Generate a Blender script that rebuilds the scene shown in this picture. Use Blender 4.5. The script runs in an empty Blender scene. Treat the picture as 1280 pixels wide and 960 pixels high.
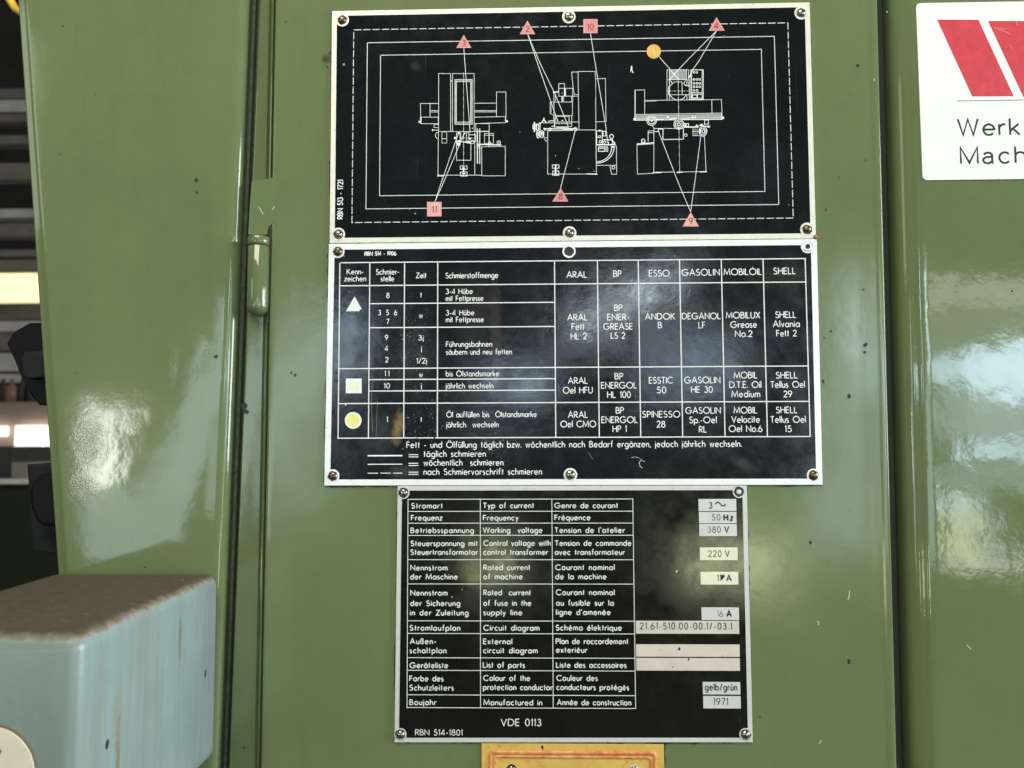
import bpy, bmesh, math, random
from math import sin, cos, pi, radians
from mathutils import Vector, Matrix
random.seed(7)
S = bpy.context.scene
COL = S.collection
MM = 0.001

# ------------------------------------------------------------------ camera
F = 960.0                       # focal length in pixels of a 1280 wide picture
PITCH, YAW, ROLL = 0.06352128, -0.02353151, -0.00375549
CAMY = -350.0                   # mm in front of the door plane (y = 0)
_fw = Vector((sin(YAW)*cos(PITCH), cos(YAW)*cos(PITCH), sin(PITCH)))
_r0 = Vector((cos(YAW), -sin(YAW), 0)); _u0 = _r0.cross(_fw)
_rt = _r0*cos(ROLL) + _u0*sin(ROLL); _up = -_r0*sin(ROLL) + _u0*cos(ROLL)
cd = bpy.data.cameras.new('camera'); cam = bpy.data.objects.new('camera', cd); COL.objects.link(cam)
M = Matrix((_rt, _up, -_fw)).transposed().to_4x4(); M.translation = Vector((0, CAMY*MM, 0))
cam.matrix_world = M
cd.sensor_width = 36; cd.lens = 36*F/1280; cd.clip_start = 0.005; cd.clip_end = 200
cd.dof.use_dof = True; cd.dof.focus_distance = 0.345; cd.dof.aperture_fstop = 16
S.camera = cam

# ------------------------------------------------------------------ world, exposure, lamps
W = bpy.data.worlds.new('World'); S.world = W; W.use_nodes = True
W.node_tree.nodes['Background'].inputs[0].default_value = (0.95, 1.0, 0.88, 1)
W.node_tree.nodes['Background'].inputs[1].default_value = 0.11
S.view_settings.view_transform = 'Standard'; S.view_settings.look = 'None'
S.view_settings.exposure = 0.15; S.view_settings.gamma = 1.0
S.render.engine = 'CYCLES'
S.cycles.max_bounces = 6

def lamp(name, loc, size, radiance, color, aim=None, roll=0):
    d = bpy.data.lights.new(name, 'AREA'); d.shape = 'RECTANGLE'; d.size, d.size_y = size
    d.color = color; d.energy = radiance*size[0]*size[1]*pi
    o = bpy.data.objects.new(name, d); COL.objects.link(o); o.location = loc
    if aim is None: aim = (loc[0], 0, loc[2])
    v = Vector(aim) - Vector(loc)
    o.rotation_euler = v.to_track_quat('-Z', 'Y').to_euler()
    if roll: o.rotation_euler = (v.to_track_quat('-Z', 'Y').to_matrix() @ Matrix.Rotation(roll, 3, 'Z')).to_euler()
    return o
# added lamps: close overhead key, large key from the right, weak left fill for hinge highlights
lamp('overhead_key', (-0.22, -0.72, 1.05), (0.8, 0.42), 11.5, (1.0, 0.97, 0.80), aim=(0, 0, 0.1))
lamp('right_key', (5.0, -0.95, 0.7), (2.6, 2.2), 16.0, (0.86, 0.95, 1.0), aim=(0, 0, 0))
lamp('left_fill', (-3.6, -3.0, 1.6), (1.8, 1.2), 2.2, (0.95, 1.0, 0.92), aim=(0, 0, 0))
# daylight behind the camera (3 m away): one added lamp shaped to each mirrored glare patch
K = 3.35/960
def glare_lamp(x0, x1, y0, y1, rad, col, roll=0):      # extents of the glare patch as it mirrors in the doors
    x = ((x0+x1)/2-662)*K; z = (541-(y0+y1)/2)*K
    lamp('glare_light', (x, -3.0, z), (abs(x1-x0)*K, abs(y1-y0)*K), rad*2.3, col, roll=roll)
BL = (0.72, 0.87, 0.97); WH = (1.0, 0.99, 0.93); YG = (0.93, 1.0, 0.62); PB = (0.62, 0.82, 1.0)
glare_lamp(1140, 1520, 352, 386, 1.5, WH)
glare_lamp(1210, 1520, 432, 500, 6.5, PB)
glare_lamp(1160, 1520, 500, 548, 1.6, BL)
glare_lamp(1140, 1210, 448, 490, 5.0, PB)
glare_lamp(1228, 1262, 522, 548, 12.0, WH)
glare_lamp(1190, 1520, 552, 578, 5.0, PB)
glare_lamp(1160, 1212, 618, 640, 4.5, BL)
glare_lamp(1164, 1212, 640, 692, 3.6, YG)
glare_lamp(1212, 1236, 648, 664, 3.0, BL)
glare_lamp(1218, 1244, 676, 690, 3.0, BL)
glare_lamp(1160, 1262, 692, 707, 3.0, WH)
glare_lamp(1130, 1520, 584, 612, 1.1, BL)
glare_lamp(1130, 1520, 389, 431, .5, WH)
glare_lamp(1256, 1500, 600, 622, 2.0, BL)
glare_lamp(1070, 1104, 340, 480, 6.0, BL)
glare_lamp(1030, 1110, 480, 590, 1.6, BL)
glare_lamp(1000, 1110, 590, 690, 1.5, BL)
glare_lamp(352, 408, 375, 520, 1.7, BL)
glare_lamp(330, 400, 530, 640, 1.2, BL)
glare_lamp(72, 138, 505, 608, 7.5, WH)
glare_lamp(150, 172, 508, 530, 5.0, WH)
glare_lamp(60, 260, 612, 706, 1.5, BL)
glare_lamp(140, 400, 500, 600, 1.7, BL, roll=1.0)
glare_lamp(700, 860, 368, 392, 8, BL, roll=0.44)
glare_lamp(600, 690, 462, 498, 4.0, PB)
glare_lamp(800, 930, 420, 500, 2.0, PB)
glare_lamp(415, 455, 380, 480, 3.2, PB)
glare_lamp(588, 645, 676, 724, 3.0, YG)
glare_lamp(845, 975, 672, 735, 3.2, YG)

# ------------------------------------------------------------------ material helpers
def mat(name):
    m = bpy.data.materials.new(name); m.use_nodes = True
    nt = m.node_tree; b = nt.nodes['Principled BSDF']
    return m, nt, b
def N(nt, t, **kw):
    n = nt.nodes.new(t)
    for k, v in kw.items():
        if k.startswith('i_'):
            key = k[2:]; key = int(key) if key.isdigit() else key.replace('_', ' ')
            n.inputs[key].default_value = v
        else: setattr(n, k, v)
    return n
def lk(nt, a, b): nt.links.new(a, b)
def pos(nt, scale=(1, 1, 1)):
    t = N(nt, 'ShaderNodeNewGeometry'); mp = N(nt, 'ShaderNodeMapping'); mp.inputs['Scale'].default_value = scale
    lk(nt, t.outputs['Position'], mp.inputs['Vector']); return mp.outputs[0]
def noise(nt, vec, scale, detail=3, rough=.55, dist=0):
    n = N(nt, 'ShaderNodeTexNoise'); n.inputs['Scale'].default_value = scale
    n.inputs['Detail'].default_value = detail; n.inputs['Roughness'].default_value = rough
    n.inputs['Distortion'].default_value = dist
    lk(nt, vec, n.inputs['Vector']); return n.outputs['Fac']
def ramp(nt, fac, stops):
    r = N(nt, 'ShaderNodeValToRGB'); e = r.color_ramp.elements
    while len(e) < len(stops): e.new(0.5)
    for k, (p, c) in enumerate(stops):
        e[k].position = p; e[k].color = (c, c, c, 1) if isinstance(c, (int, float)) else (*c, 1)
    lk(nt, fac, r.inputs[0]); return r.outputs[0]
def mix(nt, fac, a, b, blend='MIX'):
    m = N(nt, 'ShaderNodeMix', data_type='RGBA', blend_type=blend)
    for sock, v in ((m.inputs[0], fac), (m.inputs[6], a), (m.inputs[7], b)):
        if isinstance(v, (int, float)): sock.default_value = v
        elif isinstance(v, tuple): sock.default_value = (*v, 1)
        else: lk(nt, v, sock)
    return m.outputs[2]
def math_(nt, op, a, b=0.0):
    m = N(nt, 'ShaderNodeMath', operation=op)
    for k, v in enumerate((a, b)):
        if isinstance(v, (int, float)): m.inputs[k].default_value = v
        else: lk(nt, v, m.inputs[k])
    return m.outputs[0]
def bump(nt, height, dist, normal=None, strength=1.0):
    b = N(nt, 'ShaderNodeBump'); b.inputs['Distance'].default_value = dist; b.inputs['Strength'].default_value = strength
    lk(nt, height, b.inputs['Height'])
    if normal is not None: lk(nt, normal, b.inputs['Normal'])
    return b.outputs[0]
def spot(nt, x, z, rx, rz, breakup=0.5, ns=120, tilt=0.0):
    """0..1 blotch with a ragged rim centred on (x, z) mm: a stain or a painted glare patch"""
    g = N(nt, 'ShaderNodeNewGeometry'); mp = N(nt, 'ShaderNodeMapping', vector_type='TEXTURE')
    mp.inputs['Location'].default_value = (x*MM, 0, z*MM); mp.inputs['Rotation'].default_value = (0, tilt, 0)
    mp.inputs['Scale'].default_value = (rx*MM, 1000, rz*MM)
    lk(nt, g.outputs['Position'], mp.inputs['Vector'])
    l = N(nt, 'ShaderNodeVectorMath', operation='LENGTH'); lk(nt, mp.outputs[0], l.inputs[0])
    n = noise(nt, pos(nt), ns, 5, .7)
    d = math_(nt, 'ADD', l.outputs['Value'], math_(nt, 'MULTIPLY', math_(nt, 'SUBTRACT', n, .5), breakup*3))
    return ramp(nt, d, [(0.35, 1), (1.0, 0)])

def paint(name, base, dirt=(0.10, 0.09, 0.04), rough=.07, wave=1.0, peel=1.0, blots=(), craters=()):
    m, nt, b = mat(name); p = pos(nt)
    n1 = noise(nt, p, 14, 4, .6); n2 = noise(nt, p, 90, 5, .65)
    c = mix(nt, ramp(nt, n1, [(.3, 0), (.7, 1)]), tuple(v*.93 for v in base), tuple(v*1.06 for v in base))
    c = mix(nt, ramp(nt, n2, [(.52, 0), (.8, .28)]), c, tuple(v*.62 for v in base))
    streak = noise(nt, pos(nt, (150, 150, 8)), 1.0, 4, .6)
    c = mix(nt, ramp(nt, streak, [(.55, 0), (.8, .16)]), c, dirt)
    sp = noise(nt, p, 620, 2, .5)
    c = mix(nt, ramp(nt, sp, [(.765, 0), (.785, .8)]), c, (0.02, 0.022, 0.012))
    sl = noise(nt, pos(nt, (1, 1, 1.3)), 760, 2, .5)
    c = mix(nt, ramp(nt, sl, [(.755, 0), (.775, .7)]), c, tuple(min(1, v*2.4) for v in base))
    for (x, z, rx, rz, col, k) in blots:
        s = spot(nt, x, z, rx, rz, .45, 260); c = mix(nt, math_(nt, 'MULTIPLY', s, k), c, col)
    lk(nt, c, b.inputs['Base Color'])
    r = noise(nt, p, 45, 5, .7)
    lk(nt, ramp(nt, r, [(.3, rough), (.8, rough+.06)]), b.inputs['Roughness'])
    b.inputs['Specular IOR Level'].default_value = .55
    nw = bump(nt, noise(nt, p, 17, 2, .5), 2.6e-4*wave)
    n4 = bump(nt, noise(nt, p, 105, 2, .5), 4.2e-5*peel, nw)
    n5 = bump(nt, noise(nt, p, 620, 2, .5), 6.5e-6*peel, n4)
    if craters:            # runs and pimples in the enamel
        acc_ = None; fine = noise(nt, p, 1150, 3, .6)
        for (x, z, rx, rz, tl) in craters:
            sp_ = spot(nt, x, z, rx, rz, .35, 200, tl); acc_ = sp_ if acc_ is None else math_(nt, 'MAXIMUM', acc_, sp_)
        n5 = bump(nt, math_(nt, 'MULTIPLY', acc_, fine), 5e-5, n5)
    lk(nt, n5, b.inputs['Normal'])
    return m
def plain(name, col, rough=.5, metal=0.0, spec=.5, var=.12, vs=60, bs=0.0, bscale=300):
    m, nt, b = mat(name); p = pos(nt)
    n = noise(nt, p, vs, 4, .6)
    c = mix(nt, ramp(nt, n, [(.3, 0), (.7, 1)]), tuple(v*(1-var) for v in col), tuple(min(1, v*(1+var)) for v in col))
    lk(nt, c, b.inputs['Base Color']); b.inputs['Roughness'].default_value = rough
    b.inputs['Metallic'].default_value = metal; b.inputs['Specular IOR Level'].default_value = spec
    if bs: lk(nt, bump(nt, noise(nt, p, bscale, 3, .6), bs), b.inputs['Normal'])
    return m
def emit(name, col, k):
    m, nt, b = mat(name); b.inputs['Base Color'].default_value = (*col, 1)
    b.inputs['Emission Color'].default_value = (*col, 1); b.inputs['Emission Strength'].default_value = k
    return m

GREEN = (0.142, 0.184, 0.080)
M_cover = paint('green enamel of the side cover', GREEN, rough=.06, wave=1.0, peel=1.15,
    craters=[(-182.0, 5.0, 5.5, 5.5, 0), (-146.5, 34, 6, 14, .45), (-203, -4, 10, 16, 0), (-206, -24, 9, 9, 0), (-165, 35, 3, 14, 0)])
M_door = paint('green enamel of the middle door', GREEN, rough=.12, wave=.9, peel=1.2,
    craters=[(-101, 52, 9, 18, .2), (-110, 70, 4, 7, 0), (156, 48, 5, 22, 0)],
               blots=[(-95.5, 176.5, 2.8, 2.9, (.06, .055, .02), .9)])
M_right = paint('green enamel of the right door', tuple(v*1.0 for v in GREEN), rough=.05, wave=1.2, peel=1.6)
M_frame = paint('green enamel of the frame', tuple(v*.82 for v in GREEN), wave=.6, peel=1.6)
M_rubber = plain('old rubber seal', (.045, .052, .03), .75, var=.4, vs=500, bs=1e-4, bscale=700)
M_gap = plain('dark inside of the gap', (.014, .016, .010), .6, var=.2)
M_knobblack = plain('black bakelite', (.005, .005, .005), .4, spec=.1, var=.2)
M_darkgrey = plain('dark grey plastic', (.016, .0165, .0165), .55, spec=.1)

def metal_rim(name, col, rough):
    m, nt, b = mat(name); p = pos(nt)
    n = noise(nt, p, 160, 5, .7); br = noise(nt, pos(nt, (60, 60, 1800)), 1, 2, .5)
    c = mix(nt, ramp(nt, n, [(.42, 0), (.8, .35)]), col, tuple(v*a for v, a in zip(col, (.72, .66, .52))))
    sp = noise(nt, p, 900, 3, .6)
    c = mix(nt, ramp(nt, sp, [(.67, 0), (.72, .7)]), c, (.16, .13, .08))
    lk(nt, c, b.inputs['Base Color'])
    lk(nt, ramp(nt, br, [(.3, rough-.08), (.7, rough+.12)]), b.inputs['Roughness'])
    b.inputs['Metallic'].default_value = .15
    lk(nt, bump(nt, n, 1.2e-5), b.inputs['Normal'])
    return m
M_rim1 = metal_rim('aluminium rim cream', (.83, .80, .69), .42)
M_rim2 = metal_rim('aluminium rim bright', (.92, .92, .90), .36)  # mirrored window brightness put into this whiter tone
M_rim3 = metal_rim('aluminium rim grey', (.66, .65, .61), .42)  # downward light falloff put into this greyer tone

def coating(name, base, mid=0.0, stains_glare=(), specks=()):
    m, nt, b = mat(name); p = pos(nt)
    n = noise(nt, p, 30, 5, .7); c = mix(nt, ramp(nt, n, [(.35, 0), (.8, 1)]), base, tuple(v*1.6+.001 for v in base))
    for (x, z, rx, rz, col, k, tl) in stains_glare:  # real stain marks and painted reflections alike
        s = spot(nt, x, z, rx, rz, .5, 190, tl); c = mix(nt, math_(nt, 'MULTIPLY', math_(nt, 'MULTIPLY', s, k*.75), ramp(nt, noise(nt, p, 420, 5, .75), [(.3, .35), (.7, 1)])), c, col)
    dust = noise(nt, p, 1100, 3, .6)
    c = mix(nt, ramp(nt, dust, [(.735, 0), (.76, .45)]), c, (.4, .4, .36))
    for (x, z, rx, rz) in specks:
        s = spot(nt, x, z, rx, rz, .5, 60)
        d = ramp(nt, noise(nt, p, 1500, 2, .5), [(.66, 0), (.70, .6)])
        c = mix(nt, math_(nt, 'MULTIPLY', s, d), c, (.45, .45, .42))
    for sc_ in ((900, 900, 14), (30, 30, 1300)):
        wipe = math_(nt, 'MULTIPLY', ramp(nt, noise(nt, pos(nt, sc_), 1, 3, .6), [(.66, 0), (.74, .22)]), ramp(nt, noise(nt, p, 35, 3, .6), [(.5, 0), (.62, 1)]))
        c = mix(nt, wipe, c, (.22, .22, .21))
    lk(nt, c, b.inputs['Base Color'])
    r = noise(nt, p, 70, 6, .75)
    lk(nt, ramp(nt, r, [(.3, .06), (.78, .24)]), b.inputs['Roughness'])
    b.inputs['Specular IOR Level'].default_value = .5
    nw = bump(nt, noise(nt, p, 24, 2, .5), 2.0e-4)
    if mid: nw = bump(nt, noise(nt, p, 75, 4, .65), mid, nw)
    n5 = bump(nt, noise(nt, p, 210, 3, .6), 1.0e-5, nw)
    lk(nt, n5, b.inputs['Normal'])
    return m
M_letter = plain('bare aluminium lettering', (.88, .88, .85), .45, 0, var=.04)
M_letter3 = plain('shaded aluminium lettering', (.70, .70, .67), .45, 0, var=.12, vs=200)  # darker copy of the lettering: light falloff put into the colour
M_line = plain('bare aluminium line', (.78, .78, .75), .45, 0, var=.06)
M_lineg = plain('bare aluminium fine hatching', (.30, .31, .30), .5, .15, var=.06)
M_field = plain('bare aluminium field', (.66, .65, .62), .45, .2, var=.05, vs=120)
M_fieldy = plain('bare aluminium field yellowish', (.84, .80, .60), .45, .15, var=.05, vs=120)  # lighter, yellower tone for two of the value fields
M_fieldp = plain('bare aluminium field pinkish', (.68, .59, .52), .5, .1, var=.06, vs=120)
M_ink = plain('black ink', (.012, .012, .012), .5)
M_pink = plain('faded red enamel', (.68, .24, .23), .4, var=.1, vs=300)
M_pinkl = plain('pale red enamel', (.72, .33, .31), .4, var=.1, vs=300)
M_maroon = plain('dark red ink', (.13, .012, .02), .5)
M_yellow = plain('ochre enamel', (.72, .45, .10), .4, var=.1, vs=300)
M_cream = plain('cream ink', (.85, .72, .40), .4)
M_white = plain('white enamel', (.86, .86, .82), .35, var=.03)
M_lemon = plain('lemon enamel', (.85, .80, .22), .35, var=.08, vs=400)
M_rivet = plain('worn steel rivet', (.36, .32, .26), .20, 1.0, var=.35, vs=500, bs=9e-5, bscale=420)
M_rivetd = plain('rusty steel rivet', (.20, .14, .09), .3, 1.0, var=.5, vs=600, bs=2e-4, bscale=520)
M_grime_shadow = plain('oily grime and painted shadow', (.028, .022, .013), .6, var=.5, vs=700)  # also colours the painted shadow strips round the plates
M_rust = plain('rust bloom', (.30, .13, .08), .7, var=.4, vs=900, bs=1e-4, bscale=900)

# ------------------------------------------------------------------ geometry helpers
def P(u, v, t=0.0):
    """photo pixel (1280x960) -> (x, z) mm on the plane t mm in front of the doors"""
    d = _fw + _rt*((u-640)/F) + _up*((480-v)/F)
    k = (-CAMY-t)/d.y
    return (d.x*k, d.z*k)
def link(name, bm, m, parent=None, smooth=False, stuff=False):
    me = bpy.data.meshes.new(name); bm.normal_update(); bm.to_mesh(me); bm.free()
    for mm in (m if isinstance(m, (list, tuple)) else [m]): me.materials.append(mm)
    if smooth:
        for p in me.polygons: p.use_smooth = True
    o = bpy.data.objects.new(name, me); COL.objects.link(o)
    if parent is not None:
        o.parent = parent; o.matrix_parent_inverse = parent.matrix_world.inverted() if parent.type == 'EMPTY' else Matrix()
    if stuff: o['kind'] = 'stuff'
    return o
def thing(name, label, cat, loc=(0, 0, 0), group=None):
    o = bpy.data.objects.new(name, None); COL.objects.link(o); o.empty_display_size = .01
    o.location = Vector(loc)*MM; o.matrix_world = Matrix.Translation(Vector(loc)*MM)
    o['label'] = label; o['category'] = cat
    if group: o['group'] = group
    return o
def V(bm, x, y, z): return bm.verts.new((x*MM, y*MM, z*MM))
def slab(bm, pts, t0, t1, holes=(), bevel=0):
    """flat prism: outline (x, z) mm, from t0 to t1 mm in front of the doors"""
    n = len(pts)
    a = sum(pts[i][0]*pts[(i+1) % n][1]-pts[(i+1) % n][0]*pts[i][1] for i in range(n))
    if a < 0: pts = pts[::-1]
    f = [V(bm, x, -t1, z) for x, z in pts]
    if t0 is None:
        bm.faces.new(f); return
    k = [V(bm, x, -t0, z) for x, z in pts]
    top = bm.faces.new(f); bm.faces.new(k[::-1])
    for i in range(n): bm.faces.new((f[i], k[i], k[(i+1) % n], f[(i+1) % n]))
    if bevel:
        bmesh.ops.bevel(bm, geom=[e for e in top.edges], offset=bevel*MM, segments=2, affect='EDGES', profile=.6)
def ribbon(bm, pts, w, t, closed=False):
    """a flat stroke of width w mm along pts (x, z), t mm in front of the doors"""
    if len(pts) < 2: return
    P2 = [Vector(p) for p in pts]
    if (P2[0]-P2[-1]).length < 1e-5 and len(P2) > 3: closed = True; P2 = P2[:-1]
    n = len(P2); L, R = [], []
    for i in range(n):
        a = P2[i-1] if (i > 0 or closed) else None
        c = P2[(i+1) % n] if (i < n-1 or closed) else None
        d1 = (P2[i]-a).normalized() if a is not None and (P2[i]-a).length > 1e-9 else None
        d2 = (c-P2[i]).normalized() if c is not None and (c-P2[i]).length > 1e-9 else None
        if d1 is None: d1 = d2
        if d2 is None: d2 = d1
        if d1 is None: return
        s = d1+d2
        if s.length < .2: s = d1
        s.normalize(); nn = Vector((-s.y, s.x)); k = max(.45, nn.dot(Vector((-d1.y, d1.x))))
        o = nn*(w/2/k); L.append(P2[i]+o); R.append(P2[i]-o)
    lv = [V(bm, p.x, -t, p.y) for p in L]; rv = [V(bm, p.x, -t, p.y) for p in R]
    for i in range(n if closed else n-1):
        j = (i+1) % n; bm.faces.new((rv[i], rv[j], lv[j], lv[i]))
def circ(cx, cz, r, n=24, rz=None): rz = r if rz is None else rz; return [(cx+r*cos(2*pi*i/n), cz+rz*sin(2*pi*i/n)) for i in range(n)]
def loft(name, prof, zt, zb, m, parent, smooth=True, nz=1):
    """profile [(x_top, x_bottom, y)] swept from zt down to zb"""
    bm = bmesh.new(); rows = []
    for k in range(nz+1):
        f = k/nz; rows.append([V(bm, a+(b-a)*f, y, zt+(zb-zt)*f) for a, b, y in prof])
    for k in range(nz):
        for i in range(len(prof)-1):
            bm.faces.new((rows[k][i], rows[k+1][i], rows[k+1][i+1], rows[k][i+1]))
    o = link(name, bm, m, parent)
    if smooth:
        for p in o.data.polygons: p.use_smooth = True
        try:
            o.data.set_sharp_from_angle(angle=radians(40)); wn = o.modifiers.new('weighted_normals', 'WEIGHTED_NORMAL'); wn.keep_sharp = True; wn.weight = 100
        except Exception: pass
    return o
def arcpts(cx, cy, rx, ry, a0, a1, n=None):
    n = n or max(3, int(abs(a1-a0)/24))
    return [(cx+rx*cos(radians(a0+(a1-a0)*i/n)), cy+ry*sin(radians(a0+(a1-a0)*i/n))) for i in range(n+1)]
def dome(bm, x, z, r, h, t0, n=20, rings=5, sq=1.0):
    prev = None
    for k in range(rings):
        a = (pi/2)*k/rings; rr = r*cos(a)**.9; tt = t0+h*sin(a)
        cur = [V(bm, x+rr*cos(2*pi*i/n), -tt, z+rr*sin(2*pi*i/n)*sq) for i in range(n)]
        if prev:
            for i in range(n): bm.faces.new((prev[i], prev[(i+1) % n], cur[(i+1) % n], cur[i]))
        prev = cur
    c = V(bm, x, -(t0+h), z)
    for i in range(n): bm.faces.new((prev[i], prev[(i+1) % n], c))

# ------------------------------------------------------------------ stroke alphabet (cap height 1)
A_ = arcpts
O_ = lambda cx, cy, rx, ry=None: A_(cx, cy, rx, ry if ry else rx, 0, 360, 20)
h_ = .32; XH = .64
st = lambda x, a, b: [(x, a), (x, b)]
arch = lambda x0, r: [(x0, .64-r)] and A_(x0+r, .64-r, r, r, 180, 0)+[(x0+2*r, 0)]
dot = lambda x, y: [(x, y-.06), (x, y+.06)]
G = {
'a': (.64, [O_(h_, h_, h_), st(.64, .64, 0)]), 'b': (.64, [st(0, 1.06, 0), O_(h_, h_, h_)]),
'c': (.54, [A_(h_, h_, h_, h_, 48, 312)]), 'd': (.64, [O_(h_, h_, h_), st(.64, 1.06, 0)]),
'e': (.64, [[(0.02, .35), (.63, .35)]+A_(h_, h_, h_, h_, 6, 318)]),
'f': (.34, [A_(.36, .82, .22, .24, 85, 180)+[(.14, 0)], [(0, .62), (.32, .62)]]),
'g': (.64, [O_(h_, h_, h_), [(.64, .64), (.64, -.06)]+A_(h_, -.06, h_, .27, 0, -150)]),
'h': (.5, [st(0, 1.06, 0), A_(.25, .38, .25, .25, 180, 0)+[(.5, 0)]]),
'i': (.02, [st(.01, .64, 0), dot(.01, .88)]), 'j': (.02, [st(.01, .64, -.32), dot(.01, .88)]),
'k': (.46, [st(0, 1.06, 0), [(.42, .63), (.02, .27)], [(.15, .38), (.47, 0)]]),
'l': (.02, [st(.01, 1.06, 0)]),
'm': (.86, [st(0, .64, 0), A_(.215, .41, .215, .23, 180, 0)+[(.43, 0)], A_(.645, .41, .215, .23, 180, 0)+[(.86, 0)]]),
'n': (.5, [st(0, .64, 0), A_(.25, .38, .25, .25, 180, 0)+[(.5, 0)]]),
'o': (.64, [O_(h_, h_, h_)]), 'p': (.64, [st(0, .64, -.36), O_(h_, h_, h_)]),
'q': (.64, [O_(h_, h_, h_), st(.64, .64, -.36)]), 'r': (.3, [st(0, .64, 0), A_(.24, .38, .24, .24, 180, 55)]),
's': (.36, [A_(.18, .475, .165, .155, 40, 250)+A_(.18, .165, .18, .165, 75, -145)]),
't': (.28, [st(.13, .94, 0), [(0, .62), (.29, .62)]]),
'u': (.5, [[(0, .64)]+A_(.25, .26, .25, .26, 180, 360), st(.5, .64, 0)]),
'v': (.48, [[(0, .64), (.24, 0), (.48, .64)]]), 'w': (.8, [[(0, .64), (.2, 0), (.4, .62), (.6, 0), (.8, .64)]]),
'x': (.46, [[(0, .64), (.46, 0)], [(.46, .64), (0, 0)]]), 'y': (.5, [[(0, .64), (.26, .03)], [(.5, .64), (.12, -.36)]]),
'z': (.42, [[(0, .62), (.41, .62), (0, .02), (.43, .02)]]),
'ß': (.5, [[(0, 0), (0, .8)]+A_(.22, .8, .22, .24, 180, -60)+[(.2, .56)], [(.2, .56)]+A_(.26, .28, .26, .28, 90, -110)]),
'A': (.78, [[(0, 0), (.39, 1), (.78, 0)], [(.14, .34), (.64, .34)]]),
'B': (.52, [st(0, 1, 0), [(0, .98), (.22, .98)]+A_(.22, .755, .23, .225, 90, -90)+[(0, .53)], [(.2, .53)]+A_(.26, .275, .27, .255, 90, -90)+[(0, .02)]]),
'C': (.82, [A_(.48, .5, .48, .5, 46, 314)]), 'D': (.74, [st(0, 1, 0), [(0, .98), (.26, .98)]+A_(.26, .5, .48, .48, 90, -90)+[(0, .02)]]),
'E': (.46, [[(.46, .98), (0, .98), (0, .02), (.46, .02)], [(0, .52), (.42, .52)]]),
'F': (.44, [[(.44, .98), (0, .98), (0, 0)], [(0, .52), (.4, .52)]]),
'G': (.96, [A_(.48, .5, .48, .5, 44, 352)+[(.95, .46), (.52, .46)]]),
'H': (.62, [st(0, 1, 0), st(.62, 1, 0), [(0, .53), (.62, .53)]]), 'I': (.02, [st(.01, 1, 0)]),
'J': (.36, [[(.36, 1)]+A_(.18, .2, .18, .2, 0, -170)]), 'K': (.6, [st(0, 1, 0), [(.54, 1), (.02, .48)], [(.14, .6), (.6, 0)]]),
'L': (.42, [[(0, 1), (0, .02), (.43, .02)]]), 'M': (.92, [[(0, 0), (.1, .98), (.46, .12), (.82, .98), (.92, 0)]]),
'N': (.68, [[(0, 0), (0, .96), (.68, .04), (.68, 1)]]), 'O': (.98, [O_(.49, .5, .49, .5)]),
'P': (.48, [st(0, 1, 0), [(0, .98), (.22, .98)]+A_(.22, .72, .26, .26, 90, -90)+[(0, .46)]]),
'Q': (.98, [O_(.49, .5, .49, .5), [(.6, .3), (.98, -.02)]]),
'R': (.52, [st(0, 1, 0), [(0, .98), (.22, .98)]+A_(.22, .72, .26, .26, 90, -90)+[(0, .46)], [(.18, .46), (.53, 0)]]),
'S': (.5, [A_(.25, .755, .215, .235, 35, 255)+A_(.25, .26, .25, .26, 78, -150)]),
'T': (.54, [[(0, .98), (.54, .98)], st(.27, .98, 0)]), 'U': (.6, [[(0, 1)]+A_(.3, .3, .3, .3, 180, 360)+[(.6, 1)]]),
'V': (.7, [[(0, 1), (.35, .02), (.7, 1)]]), 'W': (1.1, [[(0, 1), (.28, .02), (.55, .98), (.82, .02), (1.1, 1)]]),
'X': (.6, [[(0, 1), (.6, 0)], [(.6, 1), (0, 0)]]), 'Y': (.6, [[(0, 1), (.3, .5), (.6, 1)], st(.3, .5, 0)]),
'Z': (.56, [[(0, .98), (.54, .98), (0, .02), (.57, .02)]]),
'0': (.52, [O_(.26, .5, .26, .5)]), '1': (.16, [[(0, .8), (.15, .99), (.15, 0)]]),
'2': (.5, [A_(.25, .74, .24, .26, 172, -32)+[(.02, .02), (.52, .02)]]),
'3': (.48, [A_(.23, .77, .2, .22, 150, -80)+[(.2, .55)], [(.2, .55)]+A_(.22, .275, .26, .275, 80, -155)]),
'4': (.58, [[(.44, 0), (.44, .98), (.02, .26), (.6, .26)]]),
'5': (.5, [[(.46, .98), (.12, .98), (.06, .58)]+A_(.22, .3, .27, .3, 118, -145)]),
'6': (.56, [[(.36, 1), (.06, .46)], O_(.28, .28, .28)]), '7': (.5, [[(0, .98), (.5, .98), (.14, 0)]]),
'8': (.54, [O_(.27, .765, .21, .215), O_(.27, .275, .27, .275)]), '9': (.56, [[(.2, 0), (.5, .54)], O_(.28, .72, .28)]),
'.': (.02, [dot(.01, .06)]), ',': (.06, [[(.05, .12), (0, -.14)]]), '-': (.26, [[(0, .36), (.26, .36)]]),
'/': (.36, [[(0, -.04), (.36, 1.04)]]), "'": (.08, [[(.08, 1.06), (.02, .82)]]), ' ': (.34, []),
'~': (.9, [[(i*.9/16, .38+.17*sin(i*2*pi/16)) for i in range(17)]]),
}
def acc(c, extra, w=None): G_w, G_s = G[c]; return (G_w, G_s+extra)
G['ä'] = acc('a', [dot(.2, .88), dot(.44, .88)]); G['ö'] = acc('o', [dot(.2, .88), dot(.44, .88)])
G['ü'] = acc('u', [dot(.13, .88), dot(.37, .88)]); G['é'] = acc('e', [[(.26, .76), (.42, .98)]])
G['Ö'] = acc('O', [dot(.34, 1.2), dot(.64, 1.2)]); G['Ȯ'] = acc('O', [dot(.5, 1.2)])
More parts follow.
